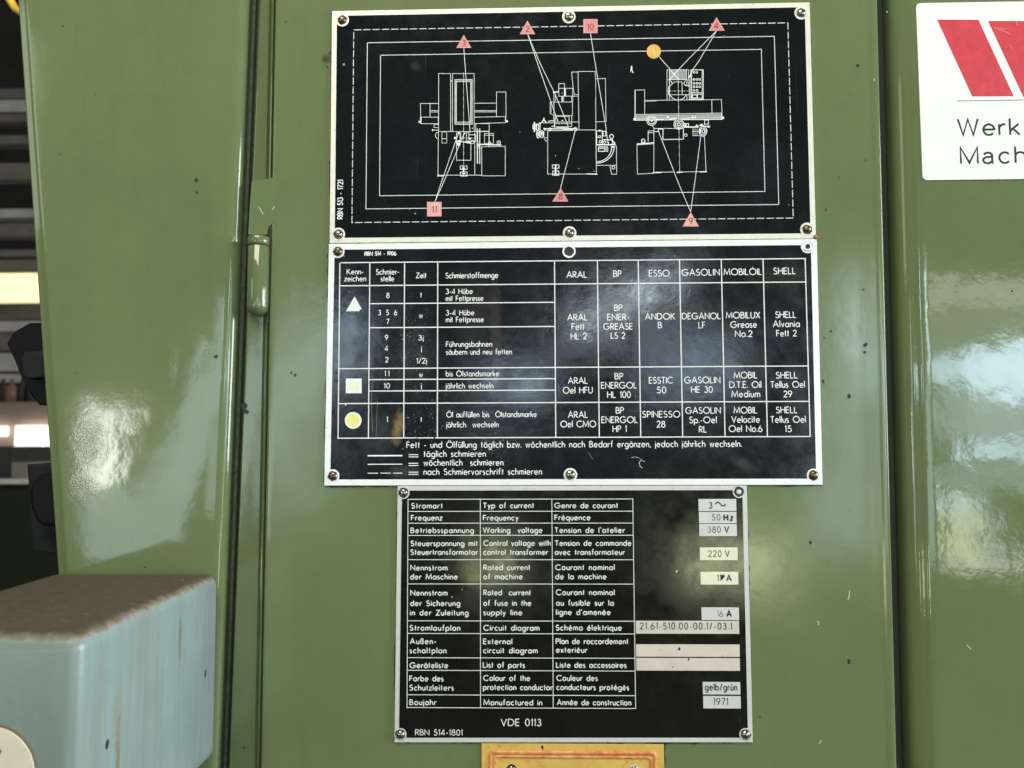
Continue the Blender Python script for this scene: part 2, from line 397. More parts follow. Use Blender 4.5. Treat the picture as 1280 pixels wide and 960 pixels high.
SANS = dict(G)   # grotesque forms of the white sign
SANS['a'] = (.5, [A_(.24, .47, .2, .18, 165, 0)+[(.44, .12)]+A_(.5, .1, .06, .09, 180, 270), [(.44, .42)]+A_(.22, .19, .22, .19, 75, 285)+[(.44, .12)]])
SANS['c'] = (.54, [A_(.29, .33, .27, .33, 42, 318)]); SANS['e'] = (.58, [[(.03, .34), (.57, .34)]+A_(.3, .33, .28, .33, 4, 318)])
SANS['r'] = (.3, [st(0, .66, 0), A_(.26, .38, .26, .27, 180, 75)]); SANS['h'] = (.48, [st(0, 1, 0), A_(.24, .42, .24, .24, 180, 0)+[(.48, 0)]])
SANS['k'] = (.48, [st(0, 1, 0), [(.44, .66), (.02, .26)], [(.15, .38), (.48, 0)]])
SANS['W'] = (1.02, [[(0, 1), (.25, .02), (.51, .98), (.77, .02), (1.02, 1)]]); SANS['M'] = (.82, [[(0, 0), (0, .98), (.41, .04), (.82, .98), (.82, 0)]])

def text(parent, s, xl, xr, yb, cap, t, m=None, w=.125, font=None, name='lettering', rot=None, gap=.2, nar=1.0):
    """one run of lettering; xl, xr, yb (baseline) and cap in photo pixels, laid on the plate plane"""
    font = font or G; m = m or M_letter
    a = P(xl, yb, t)[0]; b = 0 if rot else P(xr, yb, t)[0]; cm = (abs(cap))*(-CAMY-t)/F*1.004
    if rot:                                    # reads upwards: xl = baseline x, xr = (y_bottom, y_top)
        x0, zb = P(xl, xr[0], t); _, zt = P(xl, xr[1], t); width = zt-zb
    else: width = b-a; zc = P((xl+xr)/2, yb, t)[1]
    glyph = [font[c] if font is SANS or not c.islower() else (font[c][0]*.8, [[(u*.8, v) for u, v in pl] for pl in font[c][1]]) for c in s]
    if nar != 1: glyph = [(g_[0]*nar, [[(u*nar, v) for u, v in pl] for pl in g_[1]]) for g_ in glyph]
    n = len(s); nat = sum(g[0] for g in glyph)*cm; gaps = max(1, n-1)*gap*cm; wd = w*cm
    if n == 1: sx = 1.0; g = 0
    else:
        avail = width-wd
        sx = max(.72, min(1.22, (avail/(nat+gaps))**.75)); g = (avail-nat*sx)/(n-1)
        if g < .19*cm: sx = max(.5, (avail-.19*cm*(n-1))/nat); g = (avail-nat*sx)/(n-1)
    bm = bmesh.new(); x = wd/2; k = 0
    if n == 1: x = (width-nat)/2
    for gl in glyph:
        for q, pl in enumerate(gl[1]):
            pts = [(x+u*cm*sx, v*cm) for u, v in pl]
            if rot: pts = [(x0-v, zb+u) for u, v in pts]
            else: pts = [(a+u, zc+v) for u, v in pts]
            ribbon(bm, pts, wd, t+.004*(q % 4)); k += 1
        x += gl[0]*cm*sx+g
    return link(name, bm, m, parent)

# ================================================================== setting
bm = bmesh.new()
for q in [[(-9000, -6000, -1150), (9000, -6000, -1150), (9000, 14000, -1150), (-9000, 14000, -1150)]]:
    bm.faces.new([V(bm, *p) for p in q])
fl = link('floor', bm, plain('dark workshop floor', (.09, .085, .075), .5, var=.3, vs=3)); fl['kind'] = 'structure'

# ================================================================== machine cabinet
cab = thing('machine_cabinet', 'green enamelled machine cabinet with side cover and two doors behind the riveted plates', 'cabinet', (0, 0, -400))
ZT, ZB = 420.0, -380.0
def lin(xa, za, xb, zb, z): return xa+(xb-xa)*(z-za)/(zb-za)
lt, lb = lin(-245.4, 208, -216.6, -62.6, ZT), lin(-245.4, 208, -216.6, -62.6, ZB)
gt, gb = lin(-133.6, 206, -138.9, -57, ZT), lin(-133.6, 206, -138.9, -57, ZB)
# side cover (tapers downwards), rolled edges both sides
prof = [(lt, lb, 60)]+[(lt+1.2-1.2*cos(a), lb+1.2-1.2*cos(a), 2.2-1.2*sin(a)) for a in [0, .5, 1.0, pi/2]]
prof += [(lt+3.2, lb+3.2, 1.0), (lt+4.2, lb+4.2, .35), (lt+6, lb+6, 0)]
prof += [(lt+26, lb+26, -.2), (gt-26, gb-26, -.25), (gt-14, gb-14, -.05), (gt-6, gb-6, .25)]
prof += [(gt-4.5+4.5*sin(a), gb-4.5+4.5*sin(a), 4.9-4.5*cos(a)) for a in [.2, .5, .8, 1.1, 1.35, pi/2]]+[(gt, gb, 30)]
cover = loft('side_cover', prof, ZT, ZB, M_cover, cab, nz=4)
# rubber seal in the groove
f1t, f1b = lin(-128.6, 206, -134.4, -57, ZT), lin(-128.6, 206, -134.4, -57, ZB)
seal = [(gt-.2, gb-.2, 5.5), (gt+.9, gb+.9, 5.2), (gt+1.3, gb+1.3, 3.6), (gt+2.1, gb+2.1, 2.9), (gt+2.9, gb+2.9, 3.4), (gt+3.4, gb+3.4, 5.2), (f1t+.5, f1b+.5, 5.6)]
loft('rubber_seal', seal, ZT, ZB, M_rubber, cab, nz=6)
# frame strip beside the middle door
MT, MB = -119.9, -122.2
prof = [(f1t, f1b, 8), (f1t, f1b, 3.0), (f1t+.5, f1b+.5, 2.0), (f1t+1.2, f1b+1.2, 1.7), (MT-3.2, MB-3.0, 1.9), (MT-2.6, MB-2.2, 3.2), (MT-1.9, MB-1.6, 3.3),
        (MT-1.5, MB-1.3, 1.6), (MT-.9, MB-.8, 1.4), (MT-.5, MB-.4, 3.0), (MT+.5, MB+.5, 6)]
loft('frame_strip', prof, ZT, ZB, M_frame, cab, nz=4)
# middle door
xr = 162.6; xb = 159.0
xrt, xrb = lin(163.2, 200, 160.0, -147, ZT), lin(163.2, 200, 160.0, -147, ZB)
prof = [(MT+.3, MB+.3, 18), (MT+.1, MB+.1, 2.2)]+[(MT+1.6-1.5*cos(a), MB+1.6-1.5*cos(a), 1.6-1.5*sin(a)) for a in [.3, .8, 1.2, pi/2]]
prof += [(MT+4, MB+4, .02), (MT+14, MB+14, 0), (120, 120, 0), (xrt-16, xrb-16, 0), (xrt-8, xrb-8, .12), (xrt-4.2, xrb-4.2, .35), (xrt-3.8, xrb-3.8, .15), (xrt-2.0, xrb-2.0, .1)]
prof += [(xrt-1.4+1.4*sin(a), xrb-1.4+1.4*sin(a), 1.5-1.4*cos(a)) for a in [.4, .9, 1.3, pi/2]]+[(xrt, xrb, 18)]
loft('door', prof, ZT, ZB, M_door, cab, nz=4)['label'] = 'middle door carrying the three black plates'
# the gap between the doors
loft('gap_channel', [(xrt-1, xrb-1, 14), (xrt+3.2, xrb+3.4, 11.0), (xrt+3.4, xrb+3.6, 9.4), (xrt+6.0, xrb+6.4, 9.4), (xrt+6.6, xrb+7.0, 14), (xrt+12, xrb+12, 12)], ZT, ZB, M_gap, cab)
# right door with a wide rolled edge
r0t, r0b = lin(170.9, 200, 168.4, -147, ZT), lin(170.9, 200, 168.4, -147, ZB)
prof = [(r0t, r0b, 30), (r0t, r0b, 7)]+[(r0t+5.6-5.6*cos(a), r0b+5.6-5.6*cos(a), 6.6-5.6*sin(a)) for a in [.25, .5, .75, 1.0, 1.2, 1.4]]
prof += [(r0t+6.2, r0b+6.2, .75), (r0t+6.9, r0b+6.9, .35), (r0t+8.2, r0b+8.2, .08), (r0t+12, r0b+12, 0), (560, 560, 0), (563, 563, 3), (563, 563, 30)]
loft('door', prof, ZT, ZB, M_right, cab, nz=4)['label'] = 'right door carrying the white sign'
# carcass behind
bm = bmesh.new(); slab(bm, [(-214, -376), (560, -376), (560, 416), (-214, 416)], -400, -32)
link('carcass', bm, M_frame, cab)
# flush tongue of the door above the hinge
z1 = P(318, 226)[1]; z2 = P(318, 294)[1]
bm = bmesh.new()
slab(bm, [(-129.8, z1), (-124, z1+.4), (-119.6, z1+1.6), (-118.2, z1+2.6), (-116.6, z1+3.0), (-116.6, z2+6), (-119.7, z2+6.2), (-120.0, z2+5.2), (-121.5, z2+4.0), (-122.2, z2+.3), (-131.0, z2+.3), (-130.6, (z1+z2)/2)], -3, .015)
link('door_tongue', bm, M_door, cab, smooth=False)
# hinge barrel with cap ring and rounded foot
def lathe_z(bm, cx, cy, prof, n=24, squash=1.0):
    prev = None
    for r, z in prof:
        cur = [V(bm, cx+r*cos(2*pi*i/n), cy+r*squash*sin(2*pi*i/n), z) for i in range(n)]
        if prev:
            for i in range(n): bm.faces.new((prev[i], cur[i], cur[(i+1) % n], prev[(i+1) % n]))
        prev = cur
HX, HY = -126.0, .4
bm = bmesh.new(); zt = z2-1.0; zbn = P(320, 382)[1]
lathe_z(bm, HX, HY, [(.1, zt-4.4), (4.7, zt-4.4), (5.0, zt-4.7), (5.0, zbn), (4.95, zbn-1.2), (4.3, zbn-3.0), (3.0, zbn-4.2), (1.3, zbn-4.8), (.05, zbn-4.9)])
hin = link('hinge', bm, M_frame, cab, smooth=True); hin.data.set_sharp_from_angle(angle=radians(50))
bm = bmesh.new(); lathe_z(bm, HX, HY, [(.1, zt), (4.7, zt), (5.15, zt-.4), (5.15, zt-3.7), (4.8, zt-4.1), (.1, zt-4.1)])
hc = link('hinge_cap', bm, M_frame, hin, smooth=True); hc.data.set_sharp_from_angle(angle=radians(50))
# dark slot to the right of the hinge
bm = bmesh.new(); slab(bm, [(-121.05, z2+3.6), (-120.2, z2+4.4), (-119.95, z2+3), (-120.6, zbn-8), (-121.3, zbn-8)], 0.0, .10)
link('hinge_slot', bm, M_gap, cab)

# chips and spots knocked into the paint
def blob(bm, x, z, r, t, n=9, sq=1.0):
    pts = [(x+r*random.uniform(.55, 1.25)*cos(2*pi*i/n), z+r*sq*random.uniform(.55, 1.25)*sin(2*pi*i/n)) for i in range(n)]
    slab(bm, pts, None, t)
chips = [(1032, 262, 1.8), (1038, 268, 1.1), (1072, 82, 2.2), (1049, 222, 1.0), (1082, 200, 1.2), (1079, 362, 1.3), (1082, 431, 2.8), (1081, 440, 2.4), (1030, 422, 1.4), (1039, 414, 1.8), (1029, 477, 2.2),
         (1061, 495, 2.8), (1061, 827, 2.6), (1013, 678, 2.0), (369, 469, 1.9), (364, 466, 1.4), (357, 27, 1.3), (383, 360, .9), (328, 262, 1.0), (950, 896, 1.2), (1062, 640, .8), (1080, 600, .8),
         (246, 225, 3.2), (246, 241, 1.7), (76, 193, 1.0), (79, 33, 1.0), (270, 446, 2.6), (182, 709, 1.1), (304, 507, 4.2), (306, 514, 3.0), (148, 200, .7), (96, 466, .8),
         (1265, 364, 1.6), (1178, 61, 1.3), (1166, 84, .9), (304, 936, 1.6), (120, 118, .8), (412, 66, 2.0), (409, 84, 1.6), (1232, 700, .8)]
for (u, v, r) in chips:
    x, z = P(u, v); bm = bmesh.new(); blob(bm, x, z, r*.36, .36 if u > 1146 and v < 225 else (.34 if u < 290 else .05), sq=1.1)
    if 290 < u < 310: bm.free(); bm = bmesh.new(); blob(bm, x, z, r*.36, -1.2)
    link('paint_chip', bm, M_gap, cab)
scr = [(323, 258, 329, 268), (343, 258, 340, 262), (294, 296, 291, 302), (1208, 806, 1214, 812), (1108, 14, 1109, 16), (1092, 98, 1093, 101), (1062, 738, 1060, 750), (1022, 776, 1023, 781), (1026, 925, 1024, 930)]
M_chipl = plain('pale primer showing through', (.50, .54, .36), .5)
for (a, b, c, d) in scr:
    bm = bmesh.new(); t = .34 if a < 300 else .06
    p0, p1 = P(a, b), P(c, d); ribbon(bm, [p0, ((p0[0]+p1[0])/2+.2, (p0[1]+p1[1])/2), p1], .4, t); link('scratch', bm, M_chipl, cab)

# ================================================================== the plates
T = 0.9                                   # plate thickness (mm)
def rivet(parent, u, v, kind='rivet', r=2.0):
    x, z = P(u, v, T)
    bm = bmesh.new(); slab(bm, [(x+(r+.16)*random.uniform(.92, 1.16)*cos(i*pi/9), z+(r+.16)*random.uniform(.92, 1.16)*sin(i*pi/9)) for i in range(18)], None, T+.125)
    g = link('rivet_ring', bm, M_grime_shadow, parent)  # dark flat ring under the rivet head
    if kind == 'rivet':
        bm = bmesh.new(); dome(bm, x+random.uniform(-.15, .15), z+random.uniform(-.1, .1), r*random.uniform(.9, 1.04), r*random.uniform(.5, .72), T+.13)
        o = link('rivet', bm, M_rivetd if random.random() < .35 else M_rivet, parent, smooth=True)
    elif kind == 'flat':
        bm = bmesh.new(); dome(bm, x, z, r*.62, .25, T+.13, n=6); o = link('screw_pin', bm, M_field, parent)
    else:   # empty drilled hole: raised burr round a dark bore
        bm = bmesh.new(); slab(bm, circ(x, z, 1.15, 18), None, T+.16); o = link('rivet_hole', bm, M_ink, parent)
        bm = bmesh.new(); n = 20; rings = []
        for rr, tt in ((1.15, .16), (1.35, .34), (1.75, .30), (2.1, .13)):
            rings.append([V(bm, x+rr*cos(2*pi*i/n), -(T+tt), z+rr*sin(2*pi*i/n)) for i in range(n)])
        for a, b in zip(rings, rings[1:]):
            for i in range(n): bm.faces.new((a[i], b[i], b[(i+1) % n], a[(i+1) % n]))
        link('burr', bm, M_rim2 if kind == 'hole' else M_grime_shadow, o, smooth=True)
    return o
def plate(name, label, corners, border, rim, coat, rivets, cr=8.7):
    root = thing(name, label, 'plate', (sum(P(*c)[0] for c in corners)/4, 0, sum(P(*c)[1] for c in corners)/4))
    pts = [P(u, v, T) for u, v in corners]           # tl tr br bl
    bm = bmesh.new(); slab(bm, pts, .02, T, bevel=.12); link('backing_sheet', bm, rim, root)
    cx = sum(p[0] for p in pts)/4; cz = sum(p[1] for p in pts)/4
    b = border*.364
    inn = [(x+(b if x < cx else -b), z+(b if z < cz else -b)) for x, z in pts]
    bm = bmesh.new(); slab(bm, inn, T, T+.05); link('black_coating', bm, coat, root)
    for (u, v, k) in rivets:
        x, z = P(u, v, T); r = cr*.364
        bm = bmesh.new(); slab(bm, circ(x, z, r, 28), T+.01, T+.09); link('bare_ring', bm, rim, root)
        rivet(root, u, v, k)
    # gap shadow of the rim painted on the door as ragged dark strips
    for (p, q, wmax) in ((pts[0], pts[3], .75), (pts[3], pts[2], 1.3), (pts[2], pts[1], .5), (pts[0], pts[1], .3)):
        n = int(math.hypot(q[0]-p[0], q[1]-p[1])/1.1); bm = bmesh.new(); nx, nz = -(q[1]-p[1]), q[0]-p[0]; L = math.hypot(nx, nz); nx /= L; nz /= L
        if (p[0]-cx)*nx+(p[1]-cz)*nz < 0: nx, nz = -nx, -nz
        a = []; c = []; w0 = .5
        for i in range(n+1):
            f = i/n; x = p[0]+(q[0]-p[0])*f; z = p[1]+(q[1]-p[1])*f
            w0 = min(1, max(.1, w0+random.uniform(-.3, .3))); w = wmax*w0*(1.5 if random.random() < .08 else 1)
            a.append(V(bm, x-nx*.4, -.03, z-nz*.4)); c.append(V(bm, x+nx*w, -.03, z+nz*w))
        for i in range(n): bm.faces.new((a[i], a[i+1], c[i+1], c[i]))
        link('painted_shadow_line', bm, M_grime_shadow, root)
    return root
TL, TT = T+.06, T+.09            # heights of printed lines and letters
def seg(bm, a, b, w, t=TL, dash=None):
    p, q = P(*a, t), P(*b, t); L = math.hypot(q[0]-p[0], q[1]-p[1])
    if abs(p[0]-q[0]) < .02*L: xm = (p[0]+q[0])/2; p = (xm, p[1]); q = (xm, q[1]); t += .006
    elif abs(p[1]-q[1]) < .02*L: zz = (p[1]+q[1])/2; p = (p[0], zz); q = (q[0], zz)
    if not dash: ribbon(bm, [p, q], w*.364, t); return
    on, off = dash; s = 0; k = 0
    while s < L-1e-6:
        d = on[k % len(on)]*.364; e = min(L, s+d)
        ribbon(bm, [(p[0]+(q[0]-p[0])*s/L, p[1]+(q[1]-p[1])*s/L), (p[0]+(q[0]-p[0])*e/L, p[1]+(q[1]-p[1])*e/L)], w*.364, t)
        s = e+off*.364; k += 1

# ------------------------------------------------------------------ plate 1: the drawing plate
def pz(u, v): return P(u, v, T)
def st_(u, v, ru, rv, col, k, tl=0.0):
    x, z = P(u, v); return (x, z, ru*.364, rv*.364, col, k, tl)
C1 = coating('black lacquer of the drawing plate', (.004, .005, .006), stains_glare=[st_(520, 85, 8, 8, (.10, .10, .085), .5), st_(955, 215, 40, 60, (.02, .024, .03), .6)])
p1 = plate('drawing_plate', 'topmost black plate with three outlined machine drawings and coloured markers', [(415, 13.8), (1012.2, 2.8), (1020, 298), (412, 303.8)], 6.6, M_rim1, C1,
           [(428, 25, 'rivet'), (711, 21, 'rivet'), (1001.5, 16.3, 'rivet'), (423, 293, 'rivet'), (712, 291.3, 'rivet'), (1008.8, 286.8, 'rivet')])
def rect_frame(c, w, dash=None):
    bm = bmesh.new()
    for a, b in zip(c, c[1:]+c[:1]): seg(bm, a, b, w, TL, dash)
    return link('frame_line', bm, M_line, p1)
rect_frame([(442.5, 37.5), (984.7, 28.3), (991.6, 271.7), (439.6, 279)], .9, ([9.5], 2.6))
rect_frame([(459.3, 53.5), (968, 45.3), (973.4, 255.2), (457.3, 261.5)], .85)
rect_frame([(475.8, 69.5), (951.3, 61.2), (956.5, 239), (474.3, 245)], .8)
text(p1, 'RBN 513 - 1721', 428.2, (274, 224.6), 250, 6.6, TT, w=.17, rot=True)

class Draw:
    def __init__(s, ox, oy, sc, dy=0): s.bm = bmesh.new(); s.bg = bmesh.new(); s.o = (ox, oy); s.sc = sc; s.k = 0; s.dy = dy
    def at(s, x, y): return P(s.o[0]+x/s.sc, s.o[1]+(y+s.dy)/s.sc, T)
    def l(s, *pts, w=.8, dash=None):
        w = max(.4, w*.7)
        s.k += 1; q = [s.at(*p) for p in pts]; t = TL+.0035*(s.k % 14)
        if dash:
            for i in range(0, len(q)-1):
                a, b = Vector(q[i]), Vector(q[i+1]); L = (b-a).length; d = 0; j = 0
                while d < L:
                    on = dash[j % 2]*.364; e = min(L, d+on); ribbon(s.bm, [a+(b-a)*(d/L), a+(b-a)*(e/L)], w*.364, t); d = e+.9*.364; j += 1
        else: ribbon(s.bm, q, w*.364, t)
    def r(s, x0, y0, x1, y1, w=.8): s.l((x0, y0), (x1, y0), (x1, y1), (x0, y1), (x0, y0), w=w)
    def c(s, x, y, r, ry=None, w=.8, a0=0, a1=360):
        s.l(*arcpts(x, y, r, ry or r, a0, a1, 18 if a1-a0 >= 359 else 10), w=w)
    def b(s, x, y, r, ry=None):
        s.k += 1; slab(s.bm, [s.at(*p) for p in circ(x, y, r, 10, ry or r)], None, TL+.0035*(s.k % 14))
    def fill(s, *pts): slab(s.bg, [s.at(*p) for p in pts], None, TL-.004)
    def done(s, root, name='machine_drawing'):
        o = link(name, s.bm, M_letter, root)
        if len(s.bg.faces): link('hatched_area', s.bg, M_lineg, o)
        else: s.bg.free()
        return o
# rear view
d = Draw(515, 80, 9.846)
d.l((328, 118), (328, 832)); d.l((325, 118), (478, 118)); d.l((475, 118), (475, 832)); d.l((498, 832), (498, 118), (765, 118), (765, 832))
d.l((478, 212), (498, 212), w=1.4); d.r(529, 192, 741, 743, w=.9); d.r(538, 204, 731, 730, w=.5); d.r(546, 217, 722, 715, w=.9)
d.l((635, 105), (635, 1389), w=.6, dash=(7, 1.5))
d.l((325, 487), (103, 487), (108, 655)); d.l((222, 487), (222, 655)); d.l((228, 575), (325, 575)); d.l((228, 592), (325, 592)); d.r(112, 655, 325, 735); d.l((105, 655), (108, 735), w=1.3); d.b(95, 712, 14)
d.l((768, 484), (1040, 482)); d.l((768, 575), (1040, 575)); d.l((768, 590), (1040, 590)); d.l((1040, 650), (1040, 345), (1155, 345), (1158, 650)); d.l((768, 655), (1150, 648)); d.l((768, 735), (1150, 722)); d.l((1150, 648), (1154, 722), w=1.3); d.b(1168, 705, 15)
d.dy = 689
d.r(785, 45, 950, 140); d.l((330, 143), (950, 143), w=.7); d.l((325, 55), (270, 55), (270, 95), (318, 95)); d.b(255, 125, 11); d.l((255, 125), (325, 125)); d.c(330, 190, 42, w=.9, a0=95, a1=265)
d.r(368, 148, 428, 285, w=.6); d.l((368, 232), (428, 232)); d.l((325, 145), (320, 680)); d.l((310, 680), (858, 680)); d.l((310, 690), (392, 690), w=1.4); d.l((773, 150), (773, 675))
d.l((805, 105), (805, 538), w=1.7); d.l((834, 105), (834, 542), w=1.3); d.l((858, 325), (858, 688), (1148, 688), (1148, 318)); d.l((862, 330), (1148, 326), w=.7); d.l((815, 300), (1100, 310), w=2.0)
d.r(892, 165, 1002, 290, w=.7); d.l((885, 188), (1005, 188)); d.l((948, 150), (948, 330), w=1.1); d.c(1068, 280, 22, w=1); d.b(1068, 282, 8); d.c(955, 285, 16)
d.r(548, 270, 725, 496); d.r(548, 160, 590, 262); d.c(572, 278, 22, w=1.2); d.b(575, 300, 22); d.b(530, 222, 14); d.b(575, 160, 14); d.l((600, 150), (600, 265)); d.r(672, 152, 700, 262); d.r(700, 182, 785, 262, w=.9); d.c(742, 272, 20, w=1); d.l((600, 265), (725, 290), w=1.3); d.b(715, 230, 12); d.l((660, 150), (610, 230)); d.l((660, 262), (720, 285), w=1.3); d.l((590, 222), (780, 222), w=.6, dash=(2, 1)); d.b(743, 102, 6); d.b(825, 320, 10); d.l((800, 345), (855, 345))
d.r(595, 567, 678, 608, w=1); d.r(595, 642, 678, 690, w=1); d.l((635, 578), (635, 672), w=2.4); d.l((615, 595), (655, 595), w=1.5); d.l((610, 660), (660, 660), w=1.3)
d.done(p1)
# side view
d = Draw(660, 80, 10.667)
d.l((580, 108), (665, 107), (667, 100), (895, 100), (898, 200)); d.l((580, 108), (604, 330), (620, 410), (668, 410)); d.l((667, 105), (680, 878)); d.l((895, 196), (1032, 194), (1040, 768), (905, 772)); d.l((902, 445), (905, 878)); d.l((902, 200), (903, 440), w=.35)
d.r(410, 262, 487, 325, w=.9); d.l((410, 325), (410, 430), (668, 430)); d.l((484, 325), (484, 430)); d.l((500, 325), (600, 325)); d.l((500, 325), (500, 430)); d.l((492, 332), (492, 425), w=1.3)
d.l((345, 375), (410, 363), w=1.1); d.l((365, 380), (410, 380)); d.l((345, 375), (347, 690)); d.l((363, 385), (365, 500)); d.b(345, 378, 12); d.l((295, 508), (295, 660), (345, 688), (592, 688), (592, 508), (295, 508), w=.7); d.l((305, 510), (308, 650), w=.4)
d.l((455, 435), (455, 500), w=1.9); d.l((475, 435), (475, 500)); d.l((582, 435), (582, 505)); d.l((596, 325), (596, 505)); d.l((548, 700), (548, 768)); d.l((370, 700), (548, 700)); d.l((370, 690), (370, 768)); d.l((583, 690), (583, 840))
d.l((365, 775), (675, 773)); d.l((365, 795), (583, 795)); d.l((365, 840), (583, 838)); d.b(458, 755, 9); d.l((185, 780), (212, 735), (240, 780), w=1.8); d.l((212, 715), (212, 740), w=1.2); d.l((270, 765), (320, 755), (345, 768), w=1.3); d.l((345, 700), (350, 770), w=1.4); d.b(453, 388, 5)
d.dy = 640
d.l((148, 145), (345, 145)); d.r(148, 150, 165, 238); d.l((355, 130), (355, 210), w=1.4); d.l((312, 192), (360, 192), w=1.2); d.l((380, 205), (540, 205), w=1.2)
d.l((262, 250), (262, 828), (912, 828)); d.l((905, 238), (912, 828)); d.l((640, 240), (905, 240)); d.l((205, 222), (650, 222), w=1.3); d.l((260, 250), (600, 246), w=.8); d.l((205, 238), (600, 236), w=.5); d.l((210, 215), (240, 245), w=1.6); d.c(290, 233, 17, w=1.4); d.c(632, 230, 22, w=1.2); d.b(632, 230, 8); d.l((460, 234), (600, 234), w=1.5)
d.l((85, 135), (85, 268), w=2.2); d.l((68, 165), (68, 235), w=1.6); d.l((105, 155), (105, 250), w=1.4); d.r(115, 165, 140, 235, w=1.2); d.c(135, 295, 20, 52, w=1.5); d.c(182, 295, 26, 45, w=1.4); d.b(182, 290, 14, 26); d.b(135, 295, 8, 30); d.l((212, 255), (212, 345), (262, 345)); d.l((215, 352), (238, 388), (262, 392))
d.r(325, 707, 412, 750, w=1.1); d.r(330, 787, 410, 845, w=1.1); d.l((368, 700), (368, 835), w=2.6); d.l((340, 830), (400, 830), w=1.8); d.l((785, 826), (925, 830), w=1.8)
d.r(914, 252, 990, 435, w=1.2); d.l((908, 245), (908, 628), w=1.0); d.c(955, 330, 15, w=1); d.l((925, 340), (945, 335), w=1.5); d.c(965, 397, 17, w=1.1); d.b(955, 250, 18, 12); d.r(1000, 258, 1038, 320, w=1.2); d.c(1020, 402, 16, w=1.1); d.l((1000, 370), (1110, 372), (1160, 415), (1130, 440), w=1.5); d.l((912, 438), (1160, 436), w=2.2); d.c(1113, 327, 26, w=1.2); d.l((1125, 352), (1128, 480), w=1.4); d.l((1060, 380), (1075, 432), w=1.5); d.l((1105, 465), (1160, 465), w=2)
d.l(*arcpts(915, 470, 200, 195, 0, 90, 12), w=1.3); d.l(*arcpts(915, 470, 232, 212, 0, 90, 12), w=1.3); d.r(940, 465, 1025, 525, w=1.3); d.l((950, 485), (1015, 485), w=1.4); d.r(1042, 465, 1064, 525, w=1)
d.l((1165, 430), (1178, 465), (1182, 830), (1115, 830), (1092, 718)); d.l((915, 712), (1180, 712)); d.c(1138, 742, 20, w=.9); d.b(678, 755, 6); d.b(880, 792, 5); d.b(367, 583, 5)
d.done(p1)
# front view
d = Draw(785, 75, 9.846)
d.fill((515, 125), (715, 125), (715, 240), (515, 240))
d.l((85, 668), (85, 370), (205, 368), (205, 665)); d.l((90, 370), (90, 660), w=.4); d.l((205, 500), (480, 495), (1150, 488), (1156, 655)); d.l((210, 508), (350, 505), w=.5); d.l((1030, 490), (1033, 655))
d.l((480, 490), (480, 122), (745, 120), (745, 240)); d.l((510, 122), (510, 490), w=1); d.l((490, 242), (720, 240), w=1.1); d.l((720, 122), (720, 240)); d.l((753, 240), (756, 490), w=1); d.l((735, 240), (740, 320)); d.l((720, 240), (720, 310), w=.6); d.l((510, 242), (620, 130), w=.7); d.l((520, 130), (620, 242), w=.7)
d.l((510, 330), (548, 292), (572, 270), (660, 270), (665, 285), (667, 425)); d.l((500, 330), (500, 430), w=1.1); d.l((512, 428), (752, 428)); d.l(*arcpts(617, 395, 105, 98, 20, 160, 12), w=1.0); d.l((680, 285), (705, 312), (750, 322), w=1.2); d.l((690, 282), (708, 248)); d.l((520, 250), (545, 290), w=1); d.l((725, 430), (725, 490))
d.l((615, 125), (617, 260), w=.6); d.l((617, 260), (635, 1400), w=.6, dash=(7, 1.5)); d.l((505, 383), (755, 383), w=.6, dash=(3, 1))
d.r(775, 122, 925, 490, w=1.2); d.l((912, 125), (912, 485), w=.9); d.l((785, 130), (785, 480), w=.6); d.l((780, 405), (915, 405), w=1.4); d.r(792, 430, 850, 468, w=1.4); d.r(855, 425, 912, 468, w=.8); d.l((780, 482), (920, 482)); d.l((780, 150), (738, 238), w=1); d.c(760, 205, 10)
for x, y in [(812, 152), (846, 152), (812, 240), (848, 240), (882, 240), (812, 288), (848, 288), (882, 288), (812, 330), (848, 330), (882, 330), (812, 375), (850, 375)]: d.c(x, y, 11, w=1.0)
d.l((80, 672), (1150, 655), w=.9); d.l((82, 690), (1150, 674), w=.6); d.fill((88, 684), (1150, 668), (1150, 724), (88, 738)); d.l((85, 742), (1165, 730), w=1.3); d.l((88, 720), (1150, 705), w=.5); d.b(82, 730, 18, 16); d.b(1165, 712, 18, 16); d.l((85, 675), (88, 740), w=1.4); d.l((1152, 655), (1156, 725), w=1.4)
d.c(290, 745, 60, w=1.2); d.c(290, 745, 42, w=1.2); d.b(290, 748, 14)
d.dy = 640
d.l((350, 93), (440, 93), w=1.2); d.l((510, 92), (560, 80), (600, 78), w=1.5); d.b(490, 65, 16, 12); d.l((640, 86), (765, 83), w=1.1); d.r(790, 42, 830, 74, w=1.3)
d.c(625, 152, 60, w=1.3); d.c(625, 152, 42, w=1.3); d.c(625, 152, 20, w=1.3); d.c(922, 238, 48, 60, w=1.3); d.c(922, 238, 30, 40, w=1.2); d.c(928, 238, 14, 22, w=1); d.b(890, 235, 14, 26)
d.l((298, 165), (318, 205)); d.l((318, 205), (318, 745)); d.l((318, 203), (685, 203)); d.l((430, 205), (430, 340), (682, 335), (682, 205), w=1.2); d.c(712, 285, 16, w=1); d.l((318, 238), (372, 242), (375, 205), w=1.2); d.l((318, 232), (248, 235), (248, 365), w=.9); d.l((250, 258), (318, 256), w=.8); d.l((380, 210), (425, 210), w=1.6)
